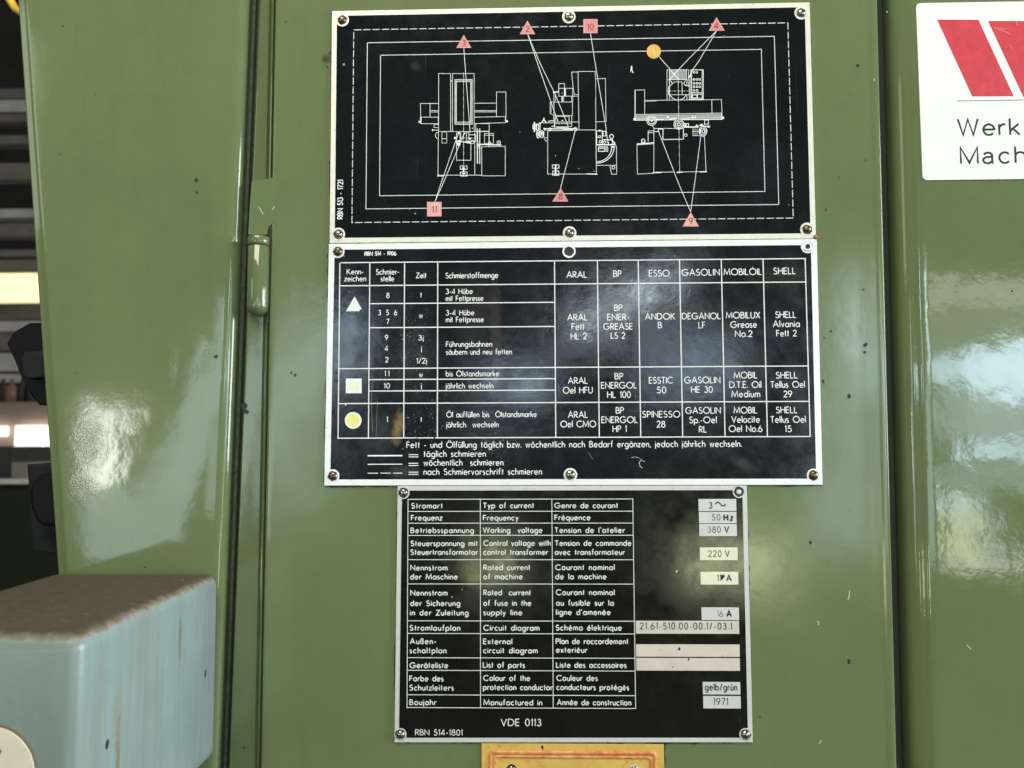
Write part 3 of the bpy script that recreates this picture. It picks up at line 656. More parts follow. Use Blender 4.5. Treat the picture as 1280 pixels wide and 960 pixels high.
d.l((318, 392), (110, 405), (115, 765), (318, 755), w=.8); d.l((110, 395), (318, 380), w=1.7); d.c(187, 357, 22, w=1.4); d.l((170, 385), (205, 385), w=2); d.l((340, 742), (560, 739)); d.l((675, 738), (890, 735)); d.l((305, 748), (415, 745), w=1.6); d.l((595, 744), (678, 740), w=1.6); d.l((890, 738), (970, 735), w=1.8); d.l((940, 300), (960, 730)); d.l((800, 200), (800, 292), (885, 292)); d.l((825, 200), (825, 292), w=.6); d.l((850, 200), (850, 292), w=.6); d.l((790, 240), (880, 240), w=.5)
d.l((685, 188), (870, 185), w=1.9); d.r(690, 143, 745, 182, w=1.2); d.b(710, 165, 14); d.r(942, 100, 990, 150, w=1.1); d.b(992, 180, 18, 14); d.l((870, 165), (1000, 182), w=1.5); d.b(845, 172, 14); d.b(905, 160, 20, 12)
d.done(p1)
# leader lines
for l in [[(579.8, 60), (581.2, 80), (586.6, 151), (587.6, 166)], [(543.3, 253), (551, 230), (572.9, 167)], [(543.3, 253), (553.6, 230), (581, 165.5)], [(659.7, 43), (672.2, 80), (694.7, 144.7), (697.5, 152)], [(659.7, 43), (675.5, 80), (694, 118), (710.6, 158.7)],
          [(738, 41.3), (744.1, 80), (757.5, 160), (759.4, 176.6)], [(700.5, 236), (719, 163.4)], [(824, 71), (827.3, 75), (848.5, 98.9)], [(895.6, 38.5), (859.6, 75), (836.8, 98.9)], [(895.6, 38.5), (874.4, 75), (866.8, 86), (860, 99.4)],
          [(863.3, 265), (846.4, 225), (823, 163.9)], [(863.3, 265), (868.8, 225), (875.9, 170.5)]]: d = Draw(0, 0, 1); d.k = random.randrange(13); d.l(*l, w=.95); d.done(p1, 'leader_line')
def marker(shape, pts, num, tx, yb, m, mi, name):
    bm = bmesh.new(); q = [P(u, v, T) for u, v in pts]; slab(bm, q, None, TL+.055)
    cx = sum(a for a, b in q)/len(q); cz = sum(b for a, b in q)/len(q)
    o = link(name, bm, M_pinkl if m is not M_yellow else M_yellow, p1)
    bm = bmesh.new(); k = .86 if len(q) > 3 else .80; slab(bm, [(cx+(a-cx)*k, cz+(b-cz)*k) for a, b in q], None, TL+.062); link('marker_face', bm, m, o)
    text(o, num, tx[0], tx[1], yb, 7.6, TL+.07, m=mi, w=.14, name='number')
M_pinkd = plain('faded red enamel paler', (.70, .25, .25), .4, var=.1, vs=300); M_pinke = plain('faded pink enamel', (.80, .40, .38), .4, var=.1, vs=300)
marker('t', [(579.8, 43.8), (589.2, 60), (570.4, 60)], '3', (577.8, 582.2), 57.2, M_pink, M_maroon, 'triangle_marker')
marker('t', [(659.3, 26), (669, 42.9), (649.8, 42.9)], '2', (657.5, 661.5), 39.8, M_pink, M_maroon, 'triangle_marker')
marker('t', [(895.5, 21.6), (905.8, 38.4), (885.8, 38.6)], '4', (893.2, 897.8), 35.6, M_pink, M_maroon, 'triangle_marker')
marker('t', [(700.8, 235), (710.3, 252), (690.5, 252)], '8', (698.8, 703), 249, M_pinkd, M_maroon, 'triangle_marker')
marker('t', [(863.3, 265), (873.8, 283.2), (853, 283.2)], '9', (861.4, 866), 280, M_pinke, M_maroon, 'triangle_marker')
marker('s', [(729.2, 24), (747, 24), (747, 41.6), (729.2, 41.6)], '10', (734.2, 742.2), 36.9, M_pink, M_maroon, 'square_marker')
marker('s', [(533.8, 252.4), (552, 252.4), (552, 270.6), (533.8, 270.6)], '11', (539.8, 546.2), 265.6, M_pinke, M_maroon, 'square_marker')
marker('c', circ(817.2, 64.4, 8.9, 28), '1', (816, 818.4), 68.2, M_yellow, M_cream, 'round_marker')
bm = bmesh.new()
x, z = P(789.5, 88.5); slab(bm, [(x-.3, z+2), (x+.25, z+1.6), (x+.1, z+.2), (x+.8, z-1.7), (x+.1, z-1.3), (x-.2, z-.1), (x-.7, z-1.5), (x-.55, z+.5)], None, TT+.05)
link('scratch', bm, M_letter, p1)
for (u, v, r) in [(430, 81, 1.6), (512, 262, .8), (519, 267, 1.0), (986, 256, .8), (1012, 7, 1.0), (650, 165, .6), (905, 45, .5)]:
    bm = bmesh.new(); x, z = P(u, v, T); blob(bm, x, z, r*.36, TT+.05, sq=1.2); link('scratch', bm, M_lineg, p1)

# ------------------------------------------------------------------ plate 2: lubrication table
gold = (.50, .36, .13); glare_haze = (.075, .078, .095); brown = (.075, .055, .042)  # second tone: bluish reflected glare painted into the lacquer
C2 = coating('black lacquer of the lubrication plate', (.006, .007, .009), mid=7e-5,
    stains_glare=[st_(498, 535, 9, 24, gold, .85, .15), st_(470, 540, 32, 40, glare_haze, .55), st_(620, 420, 9, 95, brown, .75), st_(590, 385, 40, 60, (.045, .035, .034), .6), st_(660, 490, 55, 26, glare_haze, .6, .2),
            st_(430, 430, 22, 60, glare_haze, .6), st_(770, 375, 70, 11, (.16, .155, .15), .55, -.45), st_(860, 440, 75, 48, (.05, .054, .075), .7), st_(705, 385, 26, 20, glare_haze, .6),  # pale tilted streak and bluish patches are painted glare
            st_(608, 540, 45, 30, glare_haze, .4), st_(505, 590, 26, 11, (.10, .11, .12), .7), st_(930, 580, 22, 8, (.1, .1, .1), .5, .5), st_(975, 350, 40, 20, (.05, .05, .03), .7), st_(520, 450, 34, 70, (.035, .036, .04), .6)],
    specks=[(*P(515, 430), 10, 26), (*P(545, 520), 9, 18), (*P(510, 540), 8, 12), (*P(620, 560), 14, 10)])
p2 = plate('lubrication_plate', 'widest black plate with the lubrication table listing oil brands', [(411, 304.9), (1021, 298.7), (1028.3, 606), (405.2, 607)], 7.6, M_rim2, C2,
           [(422.5, 314.5, 'rivet'), (711.3, 314.2, 'burnt'), (1009.5, 308.3, 'hole'), (416, 595, 'rivet'), (713, 593.5, 'rivet'), (1017, 594.3, 'rivet')], cr=8.4)
gl = [((425.8, 329), (1007.3, 322.6)), ((425.6, 357.5), (1007.8, 352.2)), ((462, 379), (693, 378.5)), ((462, 409), (693.4, 408.7)), ((424, 460), (1010, 458.3)),
      ((461, 474), (694, 473.8)), ((461, 488.4), (694.4, 488)), ((422.8, 503.6), (1011, 502.6)), ((421.6, 547.4), (1011.9, 546))]
vl = [((425.8, 328.6), (421.6, 547.8)), ((462.2, 329), (460.6, 547)), ((505.4, 329), (504.9, 547)), ((546.8, 328.5), (547, 547)), ((692.8, 327), (695.1, 547)), ((746.9, 326.6), (748.9, 546.5)),
      ((798.3, 326), (800.4, 546.3)), ((849.6, 325), (853.2, 546.2)), ((901.9, 324.4), (906, 546)), ((954.4, 323.6), (958.7, 546)), ((1007.3, 322.4), (1011.9, 546.3))]
for l in gl: bm = bmesh.new(); seg(bm, *l, 1.25); link('table_line', bm, M_letter, p2)
for l in vl: bm = bmesh.new(); seg(bm, *l, 1.25); link('table_line', bm, M_letter, p2)
TX2 = """RBN 514 - 1906|455.5|495.5|319.2|4.7|.22
Kenn-|433.3|454.6|342.8|6.6
zeichen|430.5|457.8|351.5|6.6
Schmier-|469.8|499.3|343|6.6
stelle|475.8|492.8|351.5|6.6
Zeit|520|533|347.5|6.6
Schmierstoffmenge|556.8|622.8|347.5|6.8
8|482.6|487|372.3|6.3
t|525|527.4|371.6|6.2
3-4 Hübe|557.2|591|367.3|6.4
mit Fettpresse|557.2|604.3|376|6.4
3  5  6|472.8|496.4|393.8|6.3
7|482.5|487|405|6.3
w|523.2|529|397.3|6.2
3-4 Hübe|557.2|593|394|6.4
mit Fettpresse|557.2|604.8|402.5|6.4
9|480.8|485.4|425|6.3
3j|522.8|529.4|425.3|6.3
4|480.4|485.4|438.6|6.3
j|525.8|527.8|438.6|6.3
2|481.6|485.4|452.8|6.3
1/2j|520.4|533.6|454.2|6.6
Führungsbahnen|557.3|615.3|433.3|6.5
säubern und neu fetten|557.3|640|443|6.5
11|480.4|486.8|470.2|6.3
10|479.6|487.4|485.3|6.3
w|523|529|471.2|6.2
j|525.8|527.6|485|6.3
bis Ölstandsmarke|557.3|623.8|470.2|6.4
jährlich wechseln|557.3|616.8|485.3|6.4
1|482.6|485.2|527.4|6.3
t|525.2|527.8|527.2|6.2
Öl auffüllen bis  Ölstandsmarke|557.8|671|521.3|6.6
jährlich  wechseln|557.8|623.3|534|6.6
Fett - und Ölfüllung täglich bzw. wöchentlich nach Bedarf ergänzen, jedoch jährlich wechseln.|507.8|927.4|559|7.2|.14
täglich schmieren|529.3|607.4|570.8|7.2|.14
wöchentlich  schmieren|529.3|629.4|581.8|7.2|.14
nach Schmiervorschrift schmieren|529.3|677.6|593.2|7.2|.14
ARAL|708|733.8|347|7.8
BP|766.4|777|345.9|7.8
ESSO|811|837.2|345.3|7.8
GASOLIN|852|899.8|344.2|7.8
MOBILȮIL|904.5|952.6|343.5|7.8
SHELL|966.7|994.8|342.5|7.8
ARAL|709|734.6|400.3|7.6
Fett|714.4|730.8|412|7.6
HL 2|713.3|733.6|424|7.6
BP|767.7|778.1|388.4|7.6
ENER-|759|787.1|400|7.6
GREASE|754|791.2|411.8|7.6
LS 2|763.5|781.6|423.2|7.6
ANDOK|806.2|844.1|399.3|7.6
B|822.3|827.6|410.1|7.6
DEGANOL|852.3|901|398.8|7.6
LF|873|881.8|410.1|7.6
MOBILUX|907.4|950.3|397.7|7.6
Grease|913|946.3|409.4|7.6
No.2|918.8|940.7|421|7.6
SHELL|969|995.4|397.1|7.6
Alvania|966|999.9|408.6|7.6
Fett 2|970.3|996|420.3|7.6
ARAL|709.8|734.9|479.5|7.6
Oel HFU|703.5|741|491.5|7.6
BP|768.2|779.2|474|7.6
ENERGOL|751.2|796.3|485.4|7.6
HL 100|759|788.6|497.1|7.6
ESSTIC|811|841.4|479.1|7.6
50|820.9|832.9|491.3|7.6
GASOLIN|855.3|900.6|478.8|7.6
HE 30|863.8|891.1|490.7|7.6
MOBIL|917|946.9|472.7|7.6
D.T.E. Oil|911.6|951.9|484.6|7.6
Medium|914.2|950.3|496.3|7.6
SHELL|969.8|997|472.7|7.6
Tellus Oel|962.9|1006.3|484.4|7.6
29|979.4|990.4|496.3|7.6
ARAL|709.8|735.1|522|7.6
Oel CMO|700.5|745.3|533.8|7.6
BP|769.6|780|516.8|7.6
ENERGOL|751.7|797.3|528.5|7.6
HP 1|765.6|783.5|539.9|7.6
SPINESSO|802.7|850.4|521.6|7.6
28|820.8|831.8|534.1|7.6
GASOLIN|856.6|901.1|516.8|7.6
Sp.-Oel|861.4|896.1|528.7|7.6
RL|873.6|883.6|540.4|7.6
MOBIL|917|946.8|516.5|7.6
Velocite|914.2|950|528.1|7.6
Oel No.6|911|953.1|539.6|7.6
SHELL|969.9|997|516.2|7.6
Tellus Oel|962.9|1007.4|528.1|7.6
15|980.9|989.9|539.8|7.6"""
for row in TX2.split('\n'):
    r = row.split('|'); text(p2, r[0], float(r[1]), float(r[2]), float(r[3]), float(r[4]), TT, w=float(r[5]) if len(r) > 5 else .135)
for (y, w, dash) in ((569.6, 1.8, None), (580.3, 1.1, None), (591.4, .9, ([13], 3))):
    bm = bmesh.new(); seg(bm, (459.5, y+.2), (503, y-.2), w, TL, dash); link('legend_line', bm, M_letter, p2)
    for q in (-1.2, 1.5): bm = bmesh.new(); seg(bm, (510.8, y+q), (523, y+q), 1.0); link('equals_bar', bm, M_letter, p2)
bm = bmesh.new(); slab(bm, [P(u, v, T) for u, v in [(443.2, 370.6), (453.8, 389), (432.6, 389)]], None, TL); o = link('triangle_symbol', bm, M_white, p2)
bm = bmesh.new(); x, z = P(451.3, 388.4, T); blob(bm, x, z, .7, TT); link('grime', bm, M_grime_shadow, o)
text(o, '2', 441.8, 445.4, 384.8, 6.5, TT, m=M_rim1, w=.08, name='number')
bm = bmesh.new(); slab(bm, [P(u, v, T) for u, v in [(432.4, 473.2), (452.1, 473.2), (452.1, 491.6), (432.2, 491.6)]], None, TL); o = link('square_symbol', bm, M_white, p2)
bm = bmesh.new(); slab(bm, [P(u, v, T) for u, v in [(437, 478), (447.5, 478), (447.5, 488.5), (437, 488.5)]], None, TL+.02); link('worn_number_field', bm, plain('pale worn enamel', (.86, .84, .62), .4), o)
bm = bmesh.new(); slab(bm, [P(u, v, T) for u, v in circ(441.5, 525.5, 10.5, 30)], None, TL); o = link('round_symbol', bm, M_white, p2)
bm = bmesh.new(); slab(bm, [P(u, v, T) for u, v in circ(441.3, 525.4, 7.9, 26)], None, TL+.02); link('yellow_disc', bm, M_lemon, o)
# scratches on this plate
for pts, w in [([(789, 572), (794, 571), (800, 573)], .5), ([(802, 574), (799, 578), (800, 583), (803, 585)], .8), ([(803, 576), (806, 577)], .7), ([(735, 565), (741, 574)], .4), ([(466, 470), (464, 500), (466, 540)], .35), ([(472, 500), (470, 545)], .3)]:
    bm = bmesh.new(); ribbon(bm, [P(u, v, T) for u, v in pts], w*.364, TT+.03); link('scratch', bm, M_lineg if w < .45 else M_fieldp, p2)
x, z = P(1019.5, 296.3, T); bm = bmesh.new(); dome(bm, x, z, 1.15, .45, T+.02, n=12, rings=3); link('rust_bloom', bm, M_rust, p2, smooth=True)
for (u, v, r) in [(420, 466, 2.2), (421, 476, 2.4), (432, 506, 1.0), (613, 525, 1.8), (543, 547, 1.6), (521, 548, 1.6), (430, 320, .7)]:
    bm = bmesh.new(); x, z = P(u, v, T); blob(bm, x, z, r*.34, TT+.03); link('grime', bm, M_grime_shadow if r > 1 else M_letter, p2)

# ------------------------------------------------------------------ plate 3: electrical data
C3 = coating('black lacquer of the electrical plate', (.006, .006, .005),
    stains_glare=[st_(600, 700, 52, 38, (.085, .082, .03), .75), st_(590, 715, 20, 14, (.16, .15, .05), .6), st_(868, 690, 52, 34, (.05, .058, .028), .8), st_(895, 708, 44, 12, (.20, .20, .085), .75), st_(690, 615, 20, 8, (.05, .05, .05), .5)])  # yellow-green patches: reflected greenery painted into the lacquer colour
p3 = plate('electrical_plate', 'lowest black plate with the electrical data in three languages and value fields', [(497, 607.6), (933.5, 606.9), (941, 928), (493, 928)], 5.6, M_rim3, C3,
           [(504.3, 616, 'rivet'), (923.6, 614.8, 'flat'), (500.5, 918, 'rivet'), (932, 918, 'rivet')], cr=7.6)
for l in [((510.5, 624.2), (790.5, 623.6)), ((510.4, 639.3), (790.7, 638.9)), ((510.2, 654), (791, 653.8)), ((510, 669.3), (791.2, 669)), ((509.8, 699.8), (791.6, 699.4)), ((509.5, 730), (792, 730)),
          ((509.2, 776.3), (793, 776.2)), ((509, 792.4), (793.2, 791.8)), ((508.8, 822.6), (793.8, 822.4)), ((508.6, 838.5), (794, 838.2)), ((508.4, 869.2), (794.6, 868.8)), ((508.3, 885), (794.9, 885)),
          ((510.5, 623.8), (508.3, 885.4)), ((600.4, 624), (600.6, 885)), ((689.6, 624), (691.8, 885)), ((790.6, 623.2), (794.9, 885.3))]:
    bm = bmesh.new(); seg(bm, *l, .9); link('table_line', bm, M_letter3, p3)
TX3 = """Stromart|513.8|553.5|635.3
Typ of current|603.5|667.8|634.9
Genre de courant|692.8|772.8|634.9
Frequenz|513.5|553|650.3
Frequency|603.5|648.3|650.3
Fréquence|692.8|738.3|650
Betriebsspannung|513|592.5|666
Working  voltage|603.3|678.3|665.8
Tension de l'atelier|693|781.3|665.8
Steuerspannung mit|513|597.3|682.3
Steuertransformator|512.8|597.5|693.3
Control voltage with|604|688.5|682
control transformer|604|685.3|693.3
Tension de commande|693.3|789.3|682
avec transformateur|693.3|781.3|693.3
Nennstrom|512.8|559.5|712.8
der Maschine|512.5|572.3|724
Rated current|604|663|712.3
of machine|604|653.5|723.8
Courant nominal|693.8|768.5|712.3
de la machine|694|758.3|723.8
Nennstrom|512.8|559.5|744.2
der Sicherung|512.5|575.5|757.2
in der Zuleitung|512.3|585.8|769
Rated  current|604|663.8|743.8
of fuse in the|604|664.3|757
supply line|604|653|768.8
Courant nominal|694.5|768.5|743.6
au fusible sur la|694.8|767.5|756.8
ligne d'amenée|694.8|763.5|768.4
Stromlaufplan|511.8|575.5|788
Circuit diagram|604|674.5|788
Schéma élektrique|694.5|777.5|787.8
Außen-|512|545.5|804.8
schaltplan|511.8|558.3|816.3
External|603.8|640.5|805
circuit diagram|603.8|672.3|816.3
Plan de raccordement|694.5|785.8|804.8
exteriéur|694.8|734.3|815.6
Geräteliste|511.8|560.3|834.8
List of parts|603.5|656.3|834.5
Liste des accessoires|695|783.3|834.5
Farbe des|511.5|554.5|851.3
Schutzleiters|511.5|567.3|862.8
Colour of the|603.8|662.8|850.8
protection conductor|603.5|691|862.3
Couleur des|695.3|747.3|850.8
conducteurs protégés|695.3|786.5|862.3
Baujahr|511.5|545.5|881
Manufactured in|604|678|881.3
Année de construction|695.8|789.3|881.3
VDE 0113|625.8|676.8|907.3|8|.15
RBN 514-1801|518.8|578.3|919|6.6|.15"""
for row in TX3.split('\n'):
    r = row.split('|'); text(p3, r[0], float(r[1]), float(r[2]), float(r[3]), float(r[4]) if len(r) > 4 else 6.1, TT, m=M_letter3, w=float(r[5]) if len(r) > 5 else .2)
def field(x0, y0, x1, y1, m, runs):
    bm = bmesh.new(); a = P(x0, y0, T); b = P(x1, y1, T); slab(bm, [(a[0], a[1]), (b[0], a[1]), (b[0], b[1]), (a[0], b[1])], None, TL)
    o = link('value_field', bm, m, p3)
    for (s, xl, xr, yb, cap, w) in runs: text(o, s, xl, xr, yb, cap, TT, m=M_ink, w=w*1.15, nar=.8 if len(s) > 1 else 1)
    return o
field(873, 623.7, 920.5, 638.7, M_field, [('3', 885.8, 890.8, 635.4, 7.2, .15), ('~', 893.8, 907.8, 635.6, 14, .1)])
field(873.6, 639.8, 920.7, 653.9, M_field, [('50', 889.9, 900.7, 650.3, 7.2, .1), ('Hz', 904.2, 916.8, 650.6, 7.2, .24)])
field(874, 654.9, 921.1, 670, M_field, [('380', 884.6, 901.1, 665.6, 7.2, .1), ('V', 905, 912, 665.4, 7, .2)])
field(874.7, 684.2, 922.1, 700.2, M_fieldy, [('220', 885.3, 902, 695.9, 7.4, .1), ('V', 905.4, 913, 695.6, 7.2, .14)])
f5 = field(875.6, 714.7, 923, 730.7, M_fieldy, [('11', 896.4, 901.8, 726.2, 7.4, .12), ('A', 908, 914.6, 726.2, 7.2, .18)])
for k in range(4):
    bm = bmesh.new(); x, z = P(903.6+random.uniform(-2, 2), 721.5+random.uniform(-1.5, 1.5), T); blob(bm, x, z, .75, TT+.01*(k+1), n=11); link('grime', bm, M_ink, f5)
field(876.8, 759.1, 923.9, 775.0, M_field, [('1', 896.2, 898.8, 770.9, 7.2, .06), ('6', 899.2, 904, 770.9, 7, .09), ('A', 908, 914.8, 770.8, 7, .22)])
field(794.6, 775.8, 924.1, 792.3, M_fieldp, [('21.61-510.00-00.1/-03.1', 799.8, 915.2, 786.6, 7.6, .13)])
field(795.0, 805.2, 924.7, 821.1, M_fieldp, [])
field(795.4, 822.2, 925, 838.5, M_fieldp, [])
field(878.3, 852.3, 925.5, 868.1, M_field, [('gelb/grün', 881, 921.8, 862.8, 7.4, .15)])
field(878.9, 869.8, 926.1, 885.6, M_field, [('1971', 891.7, 910.3, 881.2, 7.8, .12)])
for (u, v, r) in [(849, 811, 1.5), (861, 824, 1.4), (841, 834, .8), (825, 812, .6), (903, 820, .7), (663, 831, .8), (565, 746, .8), (578, 737, .7), (846, 714, 1.2)]:
    bm = bmesh.new(); x, z = P(u, v, T); blob(bm, x, z, r*.34, TT+.03, sq=1.5); link('grime', bm, M_fieldp if v < 750 else M_grime_shadow, p3)

# ================================================================== white sign on the right door
sg = thing('white_sign', 'white sign with red slanted stripes and black lettering on the right door', 'sign', (205, 0, 155))
zs1, zs0 = P(1150, 4.5)[1], P(1155, 225.5)[1]; xs = 180.4
def rrect(x0, z0, x1, z1, r, n=5):
    o = []
    for cx, cz, a in ((x1-r, z1-r, 0), (x0+r, z1-r, 90), (x0+r, z0+r, 180), (x1-r, z0+r, 270)):
        o += [(cx+r*cos(radians(a+90*i/n)), cz+r*sin(radians(a+90*i/n))) for i in range(n+1)]
    return o
bm = bmesh.new(); slab(bm, rrect(xs, zs0, 272, zs1, 1.9), .02, .45, bevel=.06)
M_sign = plain('white vinyl', (.90, .90, .86), .25, var=.02); link('sign_sheet', bm, M_sign, sg)
M_red = plain('red print', (.64, .055, .075), .4, var=.12, vs=200)
for q in [[(1171.3, 24.6), (1223, 24.8), (1267.2, 120.4), (1215.2, 120.6)], [(1235, 26.2), (1287, 26.2), (1331, 121), (1279, 121)]]:
    bm = bmesh.new(); slab(bm, [P(u, v, .45) for u, v in q], None, .48); link('red_stripe', bm, M_red, sg)
bm = bmesh.new(); ribbon(bm, [P(1196, 126.2, .45), (P(1330, 126.2, .45)[0], P(1196, 126.2, .45)[1])], .3, .48); link('rule_line', bm, M_ink, sg)
text(sg, 'Werk', 1196.6, 1276, 168.8, 21, .48, m=M_ink, w=.125, font=SANS)
text(sg, 'Mach', 1200, 1283.4, 204, 21, .48, m=M_ink, w=.125, font=SANS)
for (u, v) in [(1222, 163), (1225, 160), (1221, 166)]:
    bm = bmesh.new(); x, z = P(u, v, .45); blob(bm, x, z, .28, .5); link('scratch', bm, M_fieldp, sg)
for pts in [[(1243, 34), (1250, 37), (1258, 40), (1263, 43)], [(1250, 35), (1257, 36)], [(1262, 56), (1266, 61)], [(1270, 27), (1272, 32)]]:
    bm = bmesh.new(); ribbon(bm, [P(u, v, .45) for u, v in pts], .2, .5); link('scratch', bm, M_pinke, sg)

# ================================================================== yellow plate at the bottom
yp = thing('yellow_plate', 'yellow enamelled plate with embossed orange border under the electrical plate', 'sign', (18, 0, -155))
x0, zt_ = P(601.8, 929.2, .6); x1 = P(829.8, 929.2, .6)[0]
M_yel, nt, b = mat('yellow enamel'); p = pos(nt)
c = mix(nt, ramp(nt, noise(nt, p, 120, 5, .7), [(.3, 0), (.75, 1)]), (.76, .50, .12), (.56, .34, .07))
c = mix(nt, ramp(nt, noise(nt, p, 480, 4, .65), [(.64, 0), (.70, .85)]), c, (.05, .03, .015)); lk(nt, c, b.inputs['Base Color']); b.inputs['Roughness'].default_value = .38
M_org, nt, b = mat('worn orange enamel'); p = pos(nt)
c = mix(nt, ramp(nt, noise(nt, p, 420, 4, .7), [(.36, 0), (.66, 1)]), (.60, .13, .03), (.74, .40, .14)); lk(nt, c, b.inputs['Base Color']); b.inputs['Roughness'].default_value = .35
bm = bmesh.new(); slab(bm, [(x0, zt_), (x1, zt_), (x1+.4, zt_-60), (x0+.1, zt_-60)], .02, .6, bevel=.1); link('plate_sheet', bm, M_yel, yp)
def ridge(name, inset, w, h, m, ztop):
    """raised rounded bead running round the plate"""
    a, b_, c_, d_ = x0+inset, x1-inset, zt_-ztop, zt_-60+ztop; r = 1.4
    path = rrect(a, d_, b_, c_, r, 4); bm = bmesh.new(); n = len(path); rows = []
    for i in range(n):
        p0 = Vector(path[i-1]); p2_ = Vector(path[(i+1) % n]); dd = (p2_-p0).normalized(); nn = Vector((dd.y, -dd.x)); row = []
        for q in range(7):
            s = -1+2*q/6; row.append(V(bm, path[i][0]+nn.x*s*w/2, -(.55+h*math.sqrt(max(0, 1-s*s))), path[i][1]+nn.y*s*w/2))
        rows.append(row)
    for i in range(n):
        for q in range(6): bm.faces.new((rows[i][q], rows[i][q+1], rows[(i+1) % n][q+1], rows[(i+1) % n][q]))
    bmesh.ops.recalc_face_normals(bm, faces=bm.faces)
    return link(name, bm, m, yp, smooth=True)
ridge('border_bead', 4.0, 1.9, .75, M_org, 3.8)
ridge('border_bead', 5.9, 1.5, .55, M_org, 5.6)
for (u, r) in ((639.5, 'rivet'), (793, 'flat')):
    x, z = P(u, 961.5, .6); bm = bmesh.new(); slab(bm, circ(x, z, 2.2, 16), None, .64); link('rivet_ring', bm, M_grime_shadow if r == 'rivet' else M_fieldp, yp)
    bm = bmesh.new(); dome(bm, x, z, 1.5, .8, .65, n=14, rings=4); link('rivet', bm, M_rivet, yp, smooth=True)
x, z = P(678, 934, .6); bm = bmesh.new(); blob(bm, x, z, .6, .66, sq=1.5); link('paint_chip', bm, M_grime_shadow, yp)

for (xx, w_, nm) in ((x1+.1, .8, 0), (x0-.1, -.3, 1)):  # dark gap shadow beside the yellow sheet, painted as strips
    bm = bmesh.new(); a_ = []; c_ = []
    for i in range(30):
        z_ = zt_-i*1.1; a_.append(V(bm, xx-.3*(1 if w_ > 0 else -1), -.04, z_)); c_.append(V(bm, xx+w_*random.uniform(.3, 1.1), -.04, z_))
    for i in range(29): bm.faces.new((a_[i], a_[i+1], c_[i+1], c_[i]))
    link('painted_shadow_line', bm, M_grime_shadow, yp)

# ================================================================== blue box
TB = 109.0
bx = thing('blue_box', 'pale blue sheet metal box with dusty brown top in front of the side cover', 'box', (-180, -TB, -143))
X0, X1, Z1, Z0 = -217.5, -140.6, -62.6, -143.5
bm = bmesh.new(); bmesh.ops.create_cube(bm, size=1)
for v in bm.verts:
    v.co = Vector(((X0+X1)/2+v.co.x*(X1-X0), -(TB+.6)/2+v.co.y*(TB-.6), (Z0+Z1)/2+v.co.z*(Z1-Z0)))*MM
bmesh.ops.bevel(bm, geom=list(bm.edges), offset=5.5*MM, segments=5, affect='EDGES', profile=.5)
M_blue, nt, b = mat('pale blue enamel with dust'); p = pos(nt)
blue = mix(nt, ramp(nt, noise(nt, p, 40, 4, .6), [(.3, 0), (.7, 1)]), (.215, .285, .27), (.27, .345, .335))
blue = mix(nt, ramp(nt, noise(nt, pos(nt, (120, 120, 7)), 1, 6, .7), [(.46, 0), (.68, .7)]), blue, (.225, .235, .195))
blue = mix(nt, ramp(nt, noise(nt, pos(nt, (1000, 1000, 30)), 1, 3, .6), [(.66, 0), (.76, .35)]), blue, (.14, .12, .08))
g = N(nt, 'ShaderNodeNewGeometry'); sx = N(nt, 'ShaderNodeSeparateXYZ'); lk(nt, g.outputs['Position'], sx.inputs[0])
# dust lies on the top face and its rounded rims
hh = math_(nt, 'ADD', math_(nt, 'MULTIPLY', math_(nt, 'SUBTRACT', sx.outputs[2], -.0652), 260), math_(nt, 'MULTIPLY', math_(nt, 'SUBTRACT', noise(nt, p, 240, 3, .55), .5), .7))
dust = ramp(nt, noise(nt, p, 190, 5, .7), [(.3, (.058, .042, .028)), (.75, (.088, .067, .047))])
rim = mix(nt, ramp(nt, noise(nt, p, 500, 4, .6), [(.3, 0), (.7, 1)]), (.19, .155, .115), (.30, .25, .2))
blue = mix(nt, ramp(nt, hh, [(-.0, 0), (.2, 1)]), blue, rim)
blue = mix(nt, ramp(nt, hh, [(.16, 0), (.62, 1)]), blue, dust)
sp = ramp(nt, noise(nt, p, 420, 2, .5), [(.745, 0), (.765, 1)]); blue = mix(nt, sp, blue, (.42, .40, .34))
# rust run below the front hole
def boxspot(y, z, ry, rz, k, col, base):
    mp = N(nt, 'ShaderNodeMapping', vector_type='TEXTURE'); mp.inputs['Location'].default_value = (0, y*MM, z*MM); mp.inputs['Scale'].default_value = (1000, ry*MM, rz*MM)
    lk(nt, g.outputs['Position'], mp.inputs[0]); l = N(nt, 'ShaderNodeVectorMath', operation='LENGTH'); lk(nt, mp.outputs[0], l.inputs[0])
    dd = math_(nt, 'ADD', l.outputs['Value'], math_(nt, 'MULTIPLY', math_(nt, 'SUBTRACT', noise(nt, p, 300, 5, .7), .5), 1.6))
    return mix(nt, math_(nt, 'MULTIPLY', ramp(nt, dd, [(.3, 1), (1, 0)]), k), base, col)
blue = boxspot(-86.5, -96, 4, 12, .5, (.25, .20, .12), blue); blue = boxspot(-85, -118, 2.2, 22, .8, (.2, .15, .08), blue)
blue = boxspot(-40, -82, 2.0, 14, .7, (.17, .15, .10), blue)
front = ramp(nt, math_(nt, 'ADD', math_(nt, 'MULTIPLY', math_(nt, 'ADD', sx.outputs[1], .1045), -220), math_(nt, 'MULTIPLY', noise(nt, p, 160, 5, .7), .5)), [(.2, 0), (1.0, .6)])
blue = mix(nt, front, blue, (.135, .165, .13))      # shade on the front face painted in as a grey-green tone
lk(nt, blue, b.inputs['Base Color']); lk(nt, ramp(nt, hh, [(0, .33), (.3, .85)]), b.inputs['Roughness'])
lk(nt, bump(nt, noise(nt, p, 260, 4, .6), 8e-5), b.inputs['Normal'])
cs = link('casing', bm, M_blue, bx, smooth=True); cs.data.set_sharp_from_angle(angle=radians(35))
